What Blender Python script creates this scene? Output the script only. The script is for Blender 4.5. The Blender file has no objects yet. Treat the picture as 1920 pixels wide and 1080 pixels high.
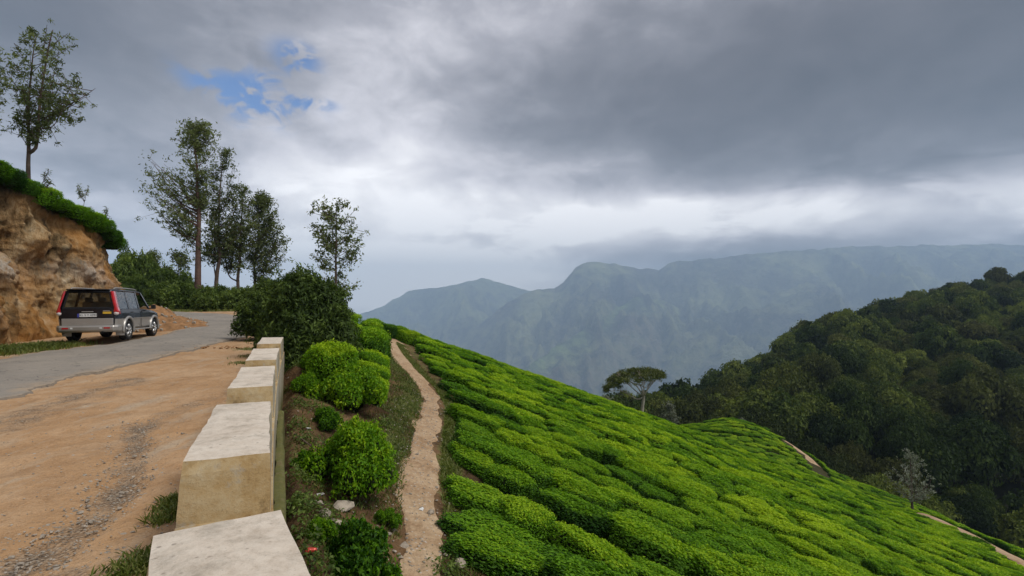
import bpy, bmesh, math, random
import numpy as np
from mathutils import Vector, Matrix, Euler
R = math.radians
sc = bpy.context.scene
COL = sc.collection
random.seed(7)
EYE = 1.65                      # camera height above the lay-by
FPX, CX, HY = 960.0, 960.0, 580.0   # focal length in photo pixels, centre column, horizon row

# ------------------------------------------------------------------ camera
cam_d = bpy.data.cameras.new('camera'); cam = bpy.data.objects.new('camera', cam_d); COL.objects.link(cam)
cam.location = (0, 0, EYE); cam.rotation_euler = (R(90), 0, 0)
cam_d.sensor_width = 36; cam_d.lens = 18; cam_d.shift_y = 40/1920
cam_d.clip_start = 0.05; cam_d.clip_end = 60000
sc.camera = cam
# ------------------------------------------------------------------ exposure, sampling
sc.view_settings.view_transform = 'Standard'; sc.view_settings.look = 'None'
sc.view_settings.exposure = 1.08; sc.view_settings.gamma = 1.0; sc.view_settings.use_curve_mapping = False
sc.render.engine = 'CYCLES'
sc.cycles.use_denoising = True
sc.cycles.max_bounces = 6; sc.cycles.diffuse_bounces = 3; sc.cycles.glossy_bounces = 3
sc.cycles.transmission_bounces = 4; sc.cycles.transparent_max_bounces = 8; sc.cycles.volume_bounces = 0
# ------------------------------------------------------------------ sun
SUN_AZ, SUN_EL = R(108), R(55)       # azimuth to the right of the view direction
sd = bpy.data.lights.new('sun', 'SUN'); sun = bpy.data.objects.new('sun', sd); COL.objects.link(sun)
sd.energy = 1.5; sd.angle = R(22); sd.color = (1.0, 0.955, 0.89)
sv = Vector((math.sin(SUN_AZ)*math.cos(SUN_EL), math.cos(SUN_AZ)*math.cos(SUN_EL), math.sin(SUN_EL)))
sun.rotation_euler = sv.to_track_quat('Z', 'Y').to_euler(); sun.location = sv*50

# ------------------------------------------------------------------ node helpers
class G:
    """small wrapper that writes node expressions"""
    def __init__(s, nt): s.nt = nt; s.n = nt.nodes; s.l = nt.links
    def new(s, t, **kw):
        n = s.n.new(t)
        for k, v in kw.items(): setattr(n, k, v)
        return n
    def put(s, sock, v):
        if isinstance(v, bpy.types.NodeSocket): s.l.new(v, sock)
        elif v is not None: sock.default_value = v
    def m(s, op, a, b=None, c=None):
        n = s.new('ShaderNodeMath', operation=op)
        s.put(n.inputs[0], a)
        if b is not None: s.put(n.inputs[1], b)
        if c is not None: s.put(n.inputs[2], c)
        return n.outputs[0]
    def vm(s, op, a, b=None):
        n = s.new('ShaderNodeVectorMath', operation=op)
        s.put(n.inputs[0], a)
        if b is not None: s.put(n.inputs[1], b)
        return n.outputs['Value'] if op in ('LENGTH', 'DOT_PRODUCT') else n.outputs[0]
    def noise(s, vec, scale, detail=4, rough=.55, dist=0, lac=2.0, col=False):
        n = s.new('ShaderNodeTexNoise'); s.put(n.inputs['Vector'], vec)
        n.inputs['Scale'].default_value = scale; n.inputs['Detail'].default_value = detail
        n.inputs['Roughness'].default_value = rough; n.inputs['Distortion'].default_value = dist; n.inputs['Lacunarity'].default_value = lac
        return n.outputs['Color'] if col else n.outputs[0]
    def voro(s, vec, scale, feature='F1', rnd=1.0, out='Distance'):
        n = s.new('ShaderNodeTexVoronoi', feature=feature); s.put(n.inputs['Vector'], vec)
        n.inputs['Scale'].default_value = scale; n.inputs['Randomness'].default_value = rnd
        return n.outputs[out]
    def ramp(s, f, stops, interp='LINEAR'):
        n = s.new('ShaderNodeValToRGB'); cr = n.color_ramp; cr.interpolation = interp
        while len(cr.elements) < len(stops): cr.elements.new(0.5)
        for e, (p, c) in zip(cr.elements, stops):
            e.position = p; e.color = (*c, 1) if len(c) == 3 else c
        s.put(n.inputs[0], f); return n.outputs[0]
    def rng(s, v, a, b, c=0., d=1., smooth=False):
        n = s.new('ShaderNodeMapRange'); n.interpolation_type = 'SMOOTHSTEP' if smooth else 'LINEAR'
        s.put(n.inputs[0], v)
        for i, q in enumerate((a, b, c, d)): s.put(n.inputs[i+1], q)
        return n.outputs[0]
    def mix(s, f, a, b, blend='MIX'):
        n = s.new('ShaderNodeMix', data_type='RGBA', blend_type=blend)
        s.put(n.inputs[0], f)
        s.put(n.inputs[6], a if isinstance(a, bpy.types.NodeSocket) else (*a, 1))
        s.put(n.inputs[7], b if isinstance(b, bpy.types.NodeSocket) else (*b, 1))
        return n.outputs[2]
    def attr(s, name):
        n = s.new('ShaderNodeAttribute'); n.attribute_name = name; return n.outputs['Fac']
    def bump(s, h, strength, dist):
        n = s.new('ShaderNodeBump'); s.put(n.inputs['Height'], h)
        n.inputs['Strength'].default_value = strength; n.inputs['Distance'].default_value = dist
        return n.outputs[0]
    def sep(s, v):
        n = s.new('ShaderNodeSeparateXYZ'); s.put(n.inputs[0], v); return n.outputs
    def comb(s, x, y, z):
        n = s.new('ShaderNodeCombineXYZ'); s.put(n.inputs[0], x); s.put(n.inputs[1], y); s.put(n.inputs[2], z); return n.outputs[0]

# ------------------------------------------------------------------ sky: a physical blue sky behind broken rain cloud
world = bpy.data.worlds.new('World'); sc.world = world; world.use_nodes = True
def build_world():
    nt = world.node_tree; nt.nodes.clear(); g = G(nt)
    sky = g.new('ShaderNodeTexSky', sky_type='NISHITA'); sky.sun_disc = False
    sky.sun_elevation = SUN_EL; sky.sun_rotation = SUN_AZ; sky.altitude = 1500
    d = g.new('ShaderNodeTexCoord').outputs['Generated']
    x, y, z = g.sep(d)
    az = g.m('ARCTAN2', x, y); el = g.m('ARCSINE', z)
    zc = g.m('ADD', g.m('MAXIMUM', z, 0.0), 0.16)
    p = g.comb(g.m('DIVIDE', x, zc), g.m('DIVIDE', y, zc), 0.0)          # flat cloud deck seen in perspective
    sph = g.comb(az, g.m('MULTIPLY', el, 1.7), 0.3)
    big = g.noise(p, 0.55, 6, .55, .35)
    mid = g.noise(sph, 3.4, 8, .56, .25)
    fine = g.noise(sph, 9.0, 9, .6, .4)
    wob = g.m('SUBTRACT', g.noise(sph, 2.6, 5, .55), .5)
    def gauss(px, py, sx, sy, warp=.35, tilt=0.):
        u, v = (px-CX)/FPX, (HY-py)/FPX
        a0 = math.atan(u); e0 = math.atan(v/math.sqrt(1+u*u))
        da = g.m('DIVIDE', g.m('ADD', g.m('SUBTRACT', az, a0), g.m('MULTIPLY', wob, warp)), sx)
        de0 = g.m('ADD', g.m('SUBTRACT', el, e0), g.m('MULTIPLY', wob, warp*.55))
        if tilt: de0 = g.m('ADD', de0, g.m('MULTIPLY', g.m('SUBTRACT', az, a0), tilt))
        de = g.m('DIVIDE', de0, sy)
        r2 = g.m('ADD', g.m('MULTIPLY', da, da), g.m('MULTIPLY', de, de))
        return g.m('POWER', 2.718, g.m('MULTIPLY', r2, -1.0))
    # tone: 0 dark rain cloud .. 1 bright cloud
    t = g.m('ADD', .53, g.m('MULTIPLY', g.m('SUBTRACT', big, .5), .70))
    t = g.m('ADD', t, g.m('MULTIPLY', g.m('SUBTRACT', mid, .5), .85))
    t = g.m('ADD', t, g.m('MULTIPLY', g.m('SUBTRACT', fine, .5), .42))
    for (px, py, sx, sy, amp, warp, tilt) in (
            (1560, 190, .46, .155, -.33, .22, .05),   # the big dark belly of the rain cloud
            (1860, 80, .40, .24, -.40, .15, 0),
            (1120, 190, .20, .13, -.20, .25, 0),
            (10, 10, .36, .22, -.52, .15, 0),
            (330, 250, .20, .10, .02, .2, 0),
            (760, 40, .22, .14, .08, .25, 0),
            (600, 250, .26, .14, .26, .25, 0),
            (770, 390, .20, .055, .30, .22, 0),
            (1200, 400, .20, .045, .30, .14, 0),
            (1640, 392, .50, .045, .52, .08, .0),
            (860, 455, .16, .022, -.20, .1, 0),
            (1760, 500, .40, .040, -.46, .04, 0),     # rain veil over the far range
            (1450, 490, .16, .030, -.22, .04, 0),
            (700, 500, .30, .075, .55, .06, 0)):
        t = g.m('ADD', t, g.m('MULTIPLY', gauss(px, py, sx, sy, warp, tilt), amp))
    t = g.m('ADD', t, g.ramp(el, [(.0, (.36,)*3), (.10, (.30,)*3), (.20, (.20,)*3), (.32, (.05,)*3), (.42, (0,)*3)]))
    t = g.m('SUBTRACT', t, .075)
    band = g.m('POWER', 2.718, g.m('MULTIPLY', g.m('POWER', g.m('DIVIDE', g.m('SUBTRACT', el, .14), .13), 2.0), -1.0))
    puff = g.rng(g.noise(g.comb(az, g.m('MULTIPLY', el, 2.4), 1.7), 5.5, 9, .58, .5), .44, .60, -.5, .5, True)
    t = g.m('ADD', t, g.m('MULTIPLY', g.m('MULTIPLY', puff, band), .20))
    cloud = g.ramp(g.m('DIVIDE', g.m('ADD', t, .4), 1.4), [(0.0, (.030, .030, .035)), (0.2857, (0.066, 0.064, 0.072)), (0.4429, (0.109, 0.107, 0.119)), (0.6071, (0.204, 0.199, 0.218)), (0.7714, (0.372, 0.362, 0.384)), (0.9143, (0.52, 0.508, 0.518)), (1.0000, (0.635, 0.622, 0.625))])
    # the torn blue hole
    hole = g.m('MAXIMUM', gauss(455, 180, .105, .034, .25, .10), g.m('MULTIPLY', gauss(540, 115, .05, .03, .2), .85))
    hole = g.m('MAXIMUM', hole, g.m('MULTIPLY', gauss(575, 195, .05, .012, .08), .95))
    torn = g.noise(sph, 15, 7, .62, .6)
    hole = g.m('MULTIPLY', hole, g.rng(torn, .40, .58, 0, 1, True))
    hole = g.rng(hole, .06, .80, 0, .97, True)
    blue = g.mix(1.0, sky.outputs[0], (.36, .52, .70), 'MULTIPLY')
    c10 = g.mix(1.0, cloud, (10, 10, 10), 'MULTIPLY')
    c10.node.clamp_result = False
    col = g.mix(hole, c10, blue)
    # below the horizon: the far plain's haze
    bg = g.new('ShaderNodeBackground'); g.put(bg.inputs[0], col); bg.inputs[1].default_value = 0.1*1.06
    out = g.new('ShaderNodeOutputWorld'); g.l.new(bg.outputs[0], out.inputs[0])
build_world()

# ------------------------------------------------------------------ numpy noise
def _h(ix, iy, iz, seed):
    n = (ix*374761393 + iy*668265263 + iz*2147483647 + seed*1274126177) & 0xffffffff
    n = ((n ^ (n >> 13))*1274126177) & 0xffffffff
    n = ((n ^ (n >> 16))*2246822519) & 0xffffffff
    return ((n ^ (n >> 15)) & 0xffff)/65535.0
def vnoise(x, y, z=0., seed=0):
    x, y, z = np.broadcast_arrays(np.asarray(x, float), np.asarray(y, float), np.asarray(z, float))
    ix, iy, iz = np.floor(x).astype(np.int64), np.floor(y).astype(np.int64), np.floor(z).astype(np.int64)
    fx, fy, fz = x-ix, y-iy, z-iz
    fx, fy, fz = [f*f*f*(f*(f*6-15)+10) for f in (fx, fy, fz)]
    r = 0
    for a in (0, 1):
        for b in (0, 1):
            for c in (0, 1):
                w = (fx if a else 1-fx)*(fy if b else 1-fy)*(fz if c else 1-fz)
                r = r + w*_h(ix+a, iy+b, iz+c, seed)
    return r*2-1
def fbm(x, y, z=0., oct=4, seed=0, gain=.5):
    r = 0; a = 1; f = 1
    for i in range(oct):
        r = r + a*vnoise(np.asarray(x)*f, np.asarray(y)*f, np.asarray(z)*f, seed+i*17); a *= gain; f *= 2.03
    return r
def ridged(x, y, z=0., oct=4, seed=0):
    r = 0; a = 1; f = 1
    for i in range(oct):
        r = r + a*(1-2*np.abs(vnoise(np.asarray(x)*f, np.asarray(y)*f, np.asarray(z)*f, seed+i*13))); a *= .5; f *= 2.1
    return r
def sstep(a, b, x): t = np.clip((x-a)/(b-a), 0, 1); return t*t*(3-2*t)

# ------------------------------------------------------------------ mesh helpers
def mesh(name, V, F, mats=None, smooth=False, attrs=None, fmat=None):
    V = np.asarray(V, np.float32)
    me = bpy.data.meshes.new(name)
    if isinstance(F, np.ndarray):
        k = F.shape[1]; n = len(F)
        me.vertices.add(len(V)); me.vertices.foreach_set('co', V.ravel())
        me.loops.add(n*k); me.loops.foreach_set('vertex_index', F.astype(np.int32).ravel())
        me.polygons.add(n); me.polygons.foreach_set('loop_start', np.arange(0, n*k, k, dtype=np.int32))
        try: me.polygons.foreach_set('loop_total', np.full(n, k, dtype=np.int32))
        except Exception: pass
        me.update(calc_edges=True)
    else:
        me.from_pydata([tuple(v) for v in V], [], F)
    for m in (mats if isinstance(mats, (list, tuple)) else [mats] if mats else []): me.materials.append(m)
    if fmat is not None: me.polygons.foreach_set('material_index', np.asarray(fmat, np.int32))
    if smooth: me.polygons.foreach_set('use_smooth', np.ones(len(me.polygons), bool))
    for k, a in (attrs or {}).items():
        at_ = me.attributes.new(k, 'FLOAT', 'POINT'); at_.data.foreach_set('value', np.asarray(a, np.float32))
    me.update()
    return me
def link(name, data, parent=None, loc=None, rot=None, scale=None):
    o = bpy.data.objects.new(name, data); COL.objects.link(o)
    if parent is not None: o.parent = parent
    if loc is not None: o.location = loc
    if rot is not None: o.rotation_euler = rot
    if scale is not None: o.scale = scale
    return o
def tag(o, label=None, cat=None, group=None, kind=None):
    for k, v in (('label', label), ('category', cat), ('group', group), ('kind', kind)):
        if v: o[k] = v
    return o
def thing(name, loc, label, cat, group=None, rz=0.):
    o = link(name, None, None, loc, (0, 0, rz)); o.empty_display_size = .2
    return tag(o, label, cat, group)
def grid_faces(ny, nx, wrap=False):
    i = np.arange(ny-1)[:, None]*nx; j = np.arange(nx-1)[None, :]
    a = (i+j).ravel()
    return np.stack([a, a+1, a+nx+1, a+nx], 1)
class MB:
    """collects pieces into one mesh"""
    def __init__(s): s.v = []; s.f = []; s.n = 0; s.m = []
    def add(s, V, F, mi=0):
        V = np.asarray(V, float); s.v.append(V)
        for f in F: s.f.append([int(i)+s.n for i in f]); s.m.append(mi)
        s.n += len(V)
    def box(s, c, size, rot=None, mi=0, taper=0.):
        hx, hy, hz = [q/2 for q in size]; P = []
        for sz in (-1, 1):
            k = 1-taper*(sz+1)/2
            for sx, sy in ((-1, -1), (1, -1), (1, 1), (-1, 1)): P.append((sx*hx*k, sy*hy*k, sz*hz))
        P = np.array(P)
        if rot is not None: P = P @ np.array(Euler(rot).to_matrix()).T
        s.add(P+np.array(c), [(0, 3, 2, 1), (4, 5, 6, 7), (0, 1, 5, 4), (1, 2, 6, 5), (2, 3, 7, 6), (3, 0, 4, 7)], mi)
    def tube(s, P, r, sides=6, mi=0, cap=True):
        V, F = tube(P, r, sides, cap); s.add(V, F, mi)
    def cyl(s, c, r, h, axis='z', sides=16, mi=0, r2=None):
        a = {'x': (1, 0, 0), 'y': (0, 1, 0), 'z': (0, 0, 1)}[axis]; a = np.array(a)*h/2; c = np.array(c)
        s.tube([c-a, c+a], [r, r if r2 is None else r2], sides, mi)
    def build(s, name, mats, parent=None, smooth=False, **kw):
        me = mesh(name, np.concatenate(s.v), s.f, mats, smooth, fmat=s.m if isinstance(mats, (list, tuple)) else None)
        return link(name, me, parent, **kw)
def tube(P, r, sides=6, cap=True):
    P = np.asarray(P, float); n = len(P); r = np.broadcast_to(np.asarray(r, float), (n,))
    T = np.gradient(P, axis=0); T /= np.linalg.norm(T, axis=1)[:, None]+1e-9
    ref = np.array([0, 0, 1.]) if abs(T[0, 2]) < .9 else np.array([1., 0, 0])
    V = []
    for i in range(n):
        a = np.cross(T[i], ref); a /= np.linalg.norm(a)+1e-9; b = np.cross(T[i], a)
        th = np.arange(sides)*2*np.pi/sides
        V.append(P[i]+r[i]*(np.cos(th)[:, None]*a+np.sin(th)[:, None]*b))
    F = []
    for i in range(n-1):
        for k in range(sides):
            k2 = (k+1) % sides
            F.append((i*sides+k, i*sides+k2, (i+1)*sides+k2, (i+1)*sides+k))
    if cap: F.append(tuple(range(sides-1, -1, -1))); F.append(tuple((n-1)*sides+k for k in range(sides)))
    return np.concatenate(V), F
def unit(v): return v/(np.linalg.norm(v, axis=-1, keepdims=True)+1e-9)
def leaf_quads(P, N, L, W, rng, fold=.15, T=None):
    """rhombic leaves: centre P, normal N, length L, width W"""
    n = len(P); N = unit(N)
    if T is None: T = rng.normal(size=(n, 3))
    T = unit(T-N*np.sum(T*N, 1)[:, None]); B = np.cross(N, T)
    L = np.broadcast_to(L, (n,))[:, None]; W = np.broadcast_to(W, (n,))[:, None]
    V = np.stack([P-T*L*.5, P+B*W*.5+N*W*fold+T*L*.05, P+T*L*.5-N*L*.12, P-B*W*.5+N*W*fold+T*L*.05], 1).reshape(-1, 3)
    return V, np.arange(n*4).reshape(n, 4)
def at(px, py, d):
    """photo pixel at depth d -> world point"""
    return np.array([(px-CX)/FPX*d, d, EYE+(HY-py)/FPX*d])

# ================================================================== materials
def newmat(name):
    m = bpy.data.materials.new(name); m.use_nodes = True; m.node_tree.nodes.clear(); return m, G(m.node_tree)
def finish(g, col, rough=.85, normal=None, spec=.3, metal=0., coat=0., alpha=None):
    b = g.new('ShaderNodeBsdfPrincipled')
    g.put(b.inputs['Base Color'], col if isinstance(col, bpy.types.NodeSocket) else (*col, 1))
    g.put(b.inputs['Roughness'], rough); b.inputs['Specular IOR Level'].default_value = spec
    b.inputs['Metallic'].default_value = metal; b.inputs['Coat Weight'].default_value = coat
    if normal is not None: g.l.new(normal, b.inputs['Normal'])
    o = g.new('ShaderNodeOutputMaterial'); g.l.new(b.outputs[0], o.inputs[0]); return b
def wpos(g): return g.new('ShaderNodeNewGeometry').outputs['Position']
def opos(g): return g.new('ShaderNodeTexCoord').outputs['Object']
def plain(name, col, rough=.5, spec=.4, metal=0., coat=0., var=.12, scale=6., bump=0.):
    m, g = newmat(name); n = g.noise(opos(g), scale, 5, .6)
    c = g.mix(g.rng(n, .3, .7), tuple(q*(1-var) for q in col), tuple(min(1, q*(1+var)) for q in col))
    nb = g.bump(g.noise(opos(g), scale*4, 4), bump, .02) if bump else None
    finish(g, c, rough, nb, spec, metal, coat); return m

def mk_dirt():
    m, g = newmat('lay_by_dirt'); P = wpos(g)
    n1 = g.noise(P, .55, 6, .6, .3); n2 = g.noise(P, 3.0, 6, .65); n3 = g.noise(P, 28, 4, .6)
    st = g.noise(g.vm('MULTIPLY', P, (2.4, .5, 1)), 1.1, 5, .6, .4)
    c = g.ramp(g.m('ADD', g.m('MULTIPLY', n1, .6), g.m('MULTIPLY', n2, .4)), [(.25, (.25, .140, .066)), (.46, (.37, .225, .115)), (.6, (.43, .285, .165)), (.8, (.47, .35, .235))])
    c = g.mix(g.rng(st, .54, .72), c, (.40, .31, .215))
    gv = g.m('ADD', g.attr('gravel'), g.m('MULTIPLY', g.m('SUBTRACT', g.noise(P, 2.2, 6, .7), .5), 1.5))
    gm = g.m('MULTIPLY', g.rng(gv, .42, .85), .85)
    v = g.voro(P, 34, out='Color'); vd = g.voro(P, 34)
    gc = g.mix(g.m('MULTIPLY', g.sep(v)[0], .9), (.20, .165, .125), (.42, .36, .28))
    gc = g.mix(g.rng(vd, .3, .6), gc, (.16, .12, .085))
    c = g.mix(gm, c, gc)
    c = g.mix(g.m('MULTIPLY', g.rng(n3, .56, .70), .55), c, (.17, .115, .07))
    c = g.mix(g.m('MULTIPLY', g.rng(g.noise(P, 1.3, 7, .72, .6), .52, .66), .55), c, (.235, .135, .066))
    c = g.mix(g.m('MULTIPLY', g.rng(g.noise(P, 75, 3, .6), .58, .68), .4), c, (.44, .37, .28))
    vs = g.voro(P, 9, out='Color'); vsd = g.voro(P, 9)
    peb = g.m('MULTIPLY', g.rng(vsd, .17, .1), g.rng(g.sep(vs)[1], .72, .76))
    c = g.mix(peb, c, (.33, .30, .26))
    c = g.mix(g.m('MULTIPLY', g.rng(g.m('ADD', g.attr('grass'), g.m('MULTIPLY', g.m('SUBTRACT', n2, .5), 1.0)), .4, .7), .7), c, (.075, .09, .028))
    h = g.m('ADD', g.m('ADD', g.m('MULTIPLY', n2, .8), g.m('MULTIPLY', n3, .25)), g.m('MULTIPLY', gm, g.m('MULTIPLY', vd, -.6)))
    finish(g, c, .93, g.bump(h, 1.0, .08), .15); return m
def mk_asphalt():
    m, g = newmat('old_asphalt'); P = wpos(g)
    n1 = g.noise(P, .5, 6, .6); n2 = g.noise(P, 7, 5, .7); v = g.voro(P, 60)
    c = g.ramp(g.m('ADD', g.m('MULTIPLY', n1, .6), g.m('MULTIPLY', n2, .4)), [(.3, (.20, .178, .148)), (.5, (.31, .275, .228)), (.7, (.40, .35, .28))])
    c = g.mix(g.m('MULTIPLY', g.rng(v, .1, .5), .35), c, (.075, .075, .077))
    dust = g.m('ADD', g.attr('dust'), g.m('MULTIPLY', g.m('SUBTRACT', g.noise(P, 1.6, 7, .68), .5), 1.3))
    c = g.mix(g.m('MULTIPLY', g.rng(dust, .34, .80), .85), c, (.37, .275, .18))
    cr = g.voro(g.vm('ADD', P, g.vm('SCALE', g.noise(P, 2, 4, .6, col=True))), .8, 'DISTANCE_TO_EDGE')
    c = g.mix(g.m('MULTIPLY', g.rng(cr, .012, .004), .6), c, (.035, .034, .033))
    edge = g.rng(g.m('ADD', g.attr('rim'), g.m('MULTIPLY', g.m('SUBTRACT', n2, .5), .9)), .62, .85)
    c = g.mix(g.m('MULTIPLY', edge, .6), c, (.09, .08, .07))
    finish(g, c, .88, g.bump(g.m('ADD', v, n2), .5, .02), .25); return m
def mk_slope():
    m, g = newmat('slope_soil'); P = wpos(g)
    n1 = g.noise(P, .9, 6, .62, .3); n2 = g.noise(P, 5, 6, .65); n3 = g.noise(P, 22, 4, .6)
    c = g.ramp(g.m('ADD', g.m('MULTIPLY', n1, .6), g.m('MULTIPLY', n2, .4)), [(.32, (.024, .016, .009)), (.46, (.070, .042, .021)), (.58, (.155, .092, .046)), (.76, (.28, .20, .12))])
    gr = g.rng(g.m('ADD', g.attr('grass'), g.m('MULTIPLY', g.m('SUBTRACT', n2, .5), 1.4)), .45, .75)
    gc = g.mix(g.rng(n3, .35, .65), (.05, .075, .018), (.13, .145, .04))
    c = g.mix(g.m('MULTIPLY', gr, .85), c, gc)
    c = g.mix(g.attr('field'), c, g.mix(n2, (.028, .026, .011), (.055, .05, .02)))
    vs = g.voro(P, 8, out='Color'); vsd = g.voro(P, 8)
    c = g.mix(g.m('MULTIPLY', g.rng(vsd, .2, .1), g.rng(g.sep(vs)[1], .8, .85)), c, (.36, .33, .29))
    finish(g, c, .95, g.bump(g.m('ADD', g.m('MULTIPLY', n2, 1), g.m('MULTIPLY', n3, .4)), .9, .08), .1); return m
def mk_path():
    m, g = newmat('footpath_earth'); P = wpos(g)
    n1 = g.noise(P, 1.1, 6, .62, .3); n2 = g.noise(P, 7, 6, .7); n3 = g.noise(P, 30, 4)
    c = g.ramp(g.m('ADD', g.m('MULTIPLY', n1, .55), g.m('MULTIPLY', n2, .45)), [(.3, (.15, .092, .048)), (.45, (.31, .205, .118)), (.60, (.43, .315, .20)), (.78, (.54, .45, .33))])
    vs = g.voro(P, 14, out='Color'); vsd = g.voro(P, 14)
    c = g.mix(g.m('MULTIPLY', g.rng(vsd, .3, .15), g.rng(g.sep(vs)[1], .6, .68)), c, (.42, .37, .31))
    c = g.mix(g.m('MULTIPLY', g.rng(n3, .6, .75), .5), c, (.10, .065, .035))
    finish(g, c, .95, g.bump(g.m('ADD', n2, g.m('MULTIPLY', vsd, -.6)), .8, .05), .1); return m
def mk_cliff():
    m, g = newmat('cut_earth'); P = wpos(g)
    w = g.vm('ADD', P, g.vm('SCALE', g.noise(P, .6, 4, .6, col=True)))
    n1 = g.noise(g.vm('MULTIPLY', w, (1, 1, .45)), .62, 7, .65, .5); n2 = g.noise(g.vm('MULTIPLY', P, (1.4, 1.4, .5)), 3.2, 7, .72, .3); n3 = g.noise(P, 14, 5, .7)
    c = g.ramp(g.m('ADD', g.m('MULTIPLY', n1, .62), g.m('MULTIPLY', n2, .38)),
               [(.36, (.030, .020, .011)), (.44, (.12, .075, .034)), (.5, (.32, .20, .092)), (.56, (.46, .33, .18)), (.66, (.60, .50, .36))])
    org = g.rng(g.noise(P, .32, 5, .6, .4), .44, .60)
    c = g.mix(g.m('MULTIPLY', org, .75), c, g.mix(n2, (.26, .105, .020), (.56, .27, .075)))
    dk = g.m('MULTIPLY', g.rng(g.noise(w, .85, 6, .7), .52, .64), g.rng(n2, .35, .6))
    c = g.mix(g.m('MULTIPLY', dk, .8), c, (.042, .036, .018))
    c = g.mix(g.m('MULTIPLY', g.attr('pale'), g.rng(n2, .3, .55)), c, (.50, .44, .37))
    c = g.mix(g.rng(g.m('ADD', g.attr('roots'), g.m('MULTIPLY', g.m('SUBTRACT', n2, .5), .9)), .45, .8), c, g.mix(n3, (.018, .014, .007), (.07, .05, .024)))
    finish(g, c, .95, g.bump(g.m('ADD', g.m('MULTIPLY', n2, 1.), g.m('MULTIPLY', n3, .35)), 1.0, .22), .1); return m
def mk_mountain():
    m, g = newmat('far_slopes'); P = wpos(g)
    n1 = g.noise(P, .0011, 8, .62, .4); n2 = g.noise(P, .0075, 7, .68); n3 = g.noise(P, .024, 4, .6)
    c = g.ramp(g.m('ADD', g.m('MULTIPLY', n1, .55), g.m('MULTIPLY', n2, .45)), [(.37, (.008, .012, .008)), (.46, (.045, .056, .032)), (.54, (.16, .19, .07)), (.64, (.34, .38, .14))])  # wide dark-to-pale range painted in for relief shading lost to haze
    c = g.mix(g.m('MULTIPLY', g.rng(n3, .60, .72), .8), c, (.30, .28, .25))
    c = g.mix(g.m('MULTIPLY', g.attr('lush'), g.rng(n2, .3, .6)), c, (.13, .20, .06))
    c = g.mix(g.m('MULTIPLY', g.attr('rock'), g.rng(n2, .35, .6)), c, (.16, .12, .11))
    finish(g, c, .95, g.bump(g.m('ADD', n2, g.m('MULTIPLY', n1, 2)), 1.0, 90), .1); return m
def mk_concrete(name, top):
    m, g = newmat(name); P = wpos(g)
    n1 = g.noise(P, 2.2, 6, .62); n2 = g.noise(P, 16, 6, .7); n3 = g.noise(P, 70, 3, .6)
    if top:
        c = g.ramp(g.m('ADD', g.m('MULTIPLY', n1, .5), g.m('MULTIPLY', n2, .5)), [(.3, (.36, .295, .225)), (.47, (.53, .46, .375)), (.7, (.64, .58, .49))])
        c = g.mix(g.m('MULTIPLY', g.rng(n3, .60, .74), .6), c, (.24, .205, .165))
        pit = g.m('MULTIPLY', g.rng(g.voro(P, 17), .20, .10), g.rng(g.noise(P, 4, 3), .45, .6))
        c = g.mix(g.m('MULTIPLY', pit, .75), c, (.17, .14, .11))
        c = g.mix(g.m('MULTIPLY', g.rng(g.noise(P, 3.1, 8, .78, .3), .50, .66), .65), c, (.26, .225, .175))
    else:
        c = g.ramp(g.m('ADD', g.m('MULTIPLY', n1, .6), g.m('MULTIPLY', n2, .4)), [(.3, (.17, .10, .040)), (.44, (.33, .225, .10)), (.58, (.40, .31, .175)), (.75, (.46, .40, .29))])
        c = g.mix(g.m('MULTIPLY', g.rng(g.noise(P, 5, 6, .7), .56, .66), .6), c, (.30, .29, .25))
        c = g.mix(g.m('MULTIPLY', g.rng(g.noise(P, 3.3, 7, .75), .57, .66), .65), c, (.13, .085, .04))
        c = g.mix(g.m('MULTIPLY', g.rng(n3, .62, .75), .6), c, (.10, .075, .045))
    finish(g, c, .9, g.bump(g.m('ADD', n2, g.m('MULTIPLY', n3, .6)), .45, .012), .2); return m
def mk_wallface():
    m, g = newmat('mossy_render'); P = wpos(g)
    n1 = g.noise(g.vm('MULTIPLY', P, (3, 3, .5)), 2.2, 6, .65); n2 = g.noise(P, 12, 6, .7)
    c = g.ramp(n1, [(.3, (.12, .085, .04)), (.46, (.27, .225, .15)), (.65, (.42, .39, .33))])
    ms = g.rng(g.m('ADD', g.attr('moss'), g.m('MULTIPLY', g.m('SUBTRACT', n1, .5), 1.2)), .45, .7)
    c = g.mix(g.m('MULTIPLY', ms, .9), c, g.mix(n2, (.030, .038, .007), (.125, .120, .018)))
    finish(g, c, .92, g.bump(n2, .5, .02), .15); return m
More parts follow.
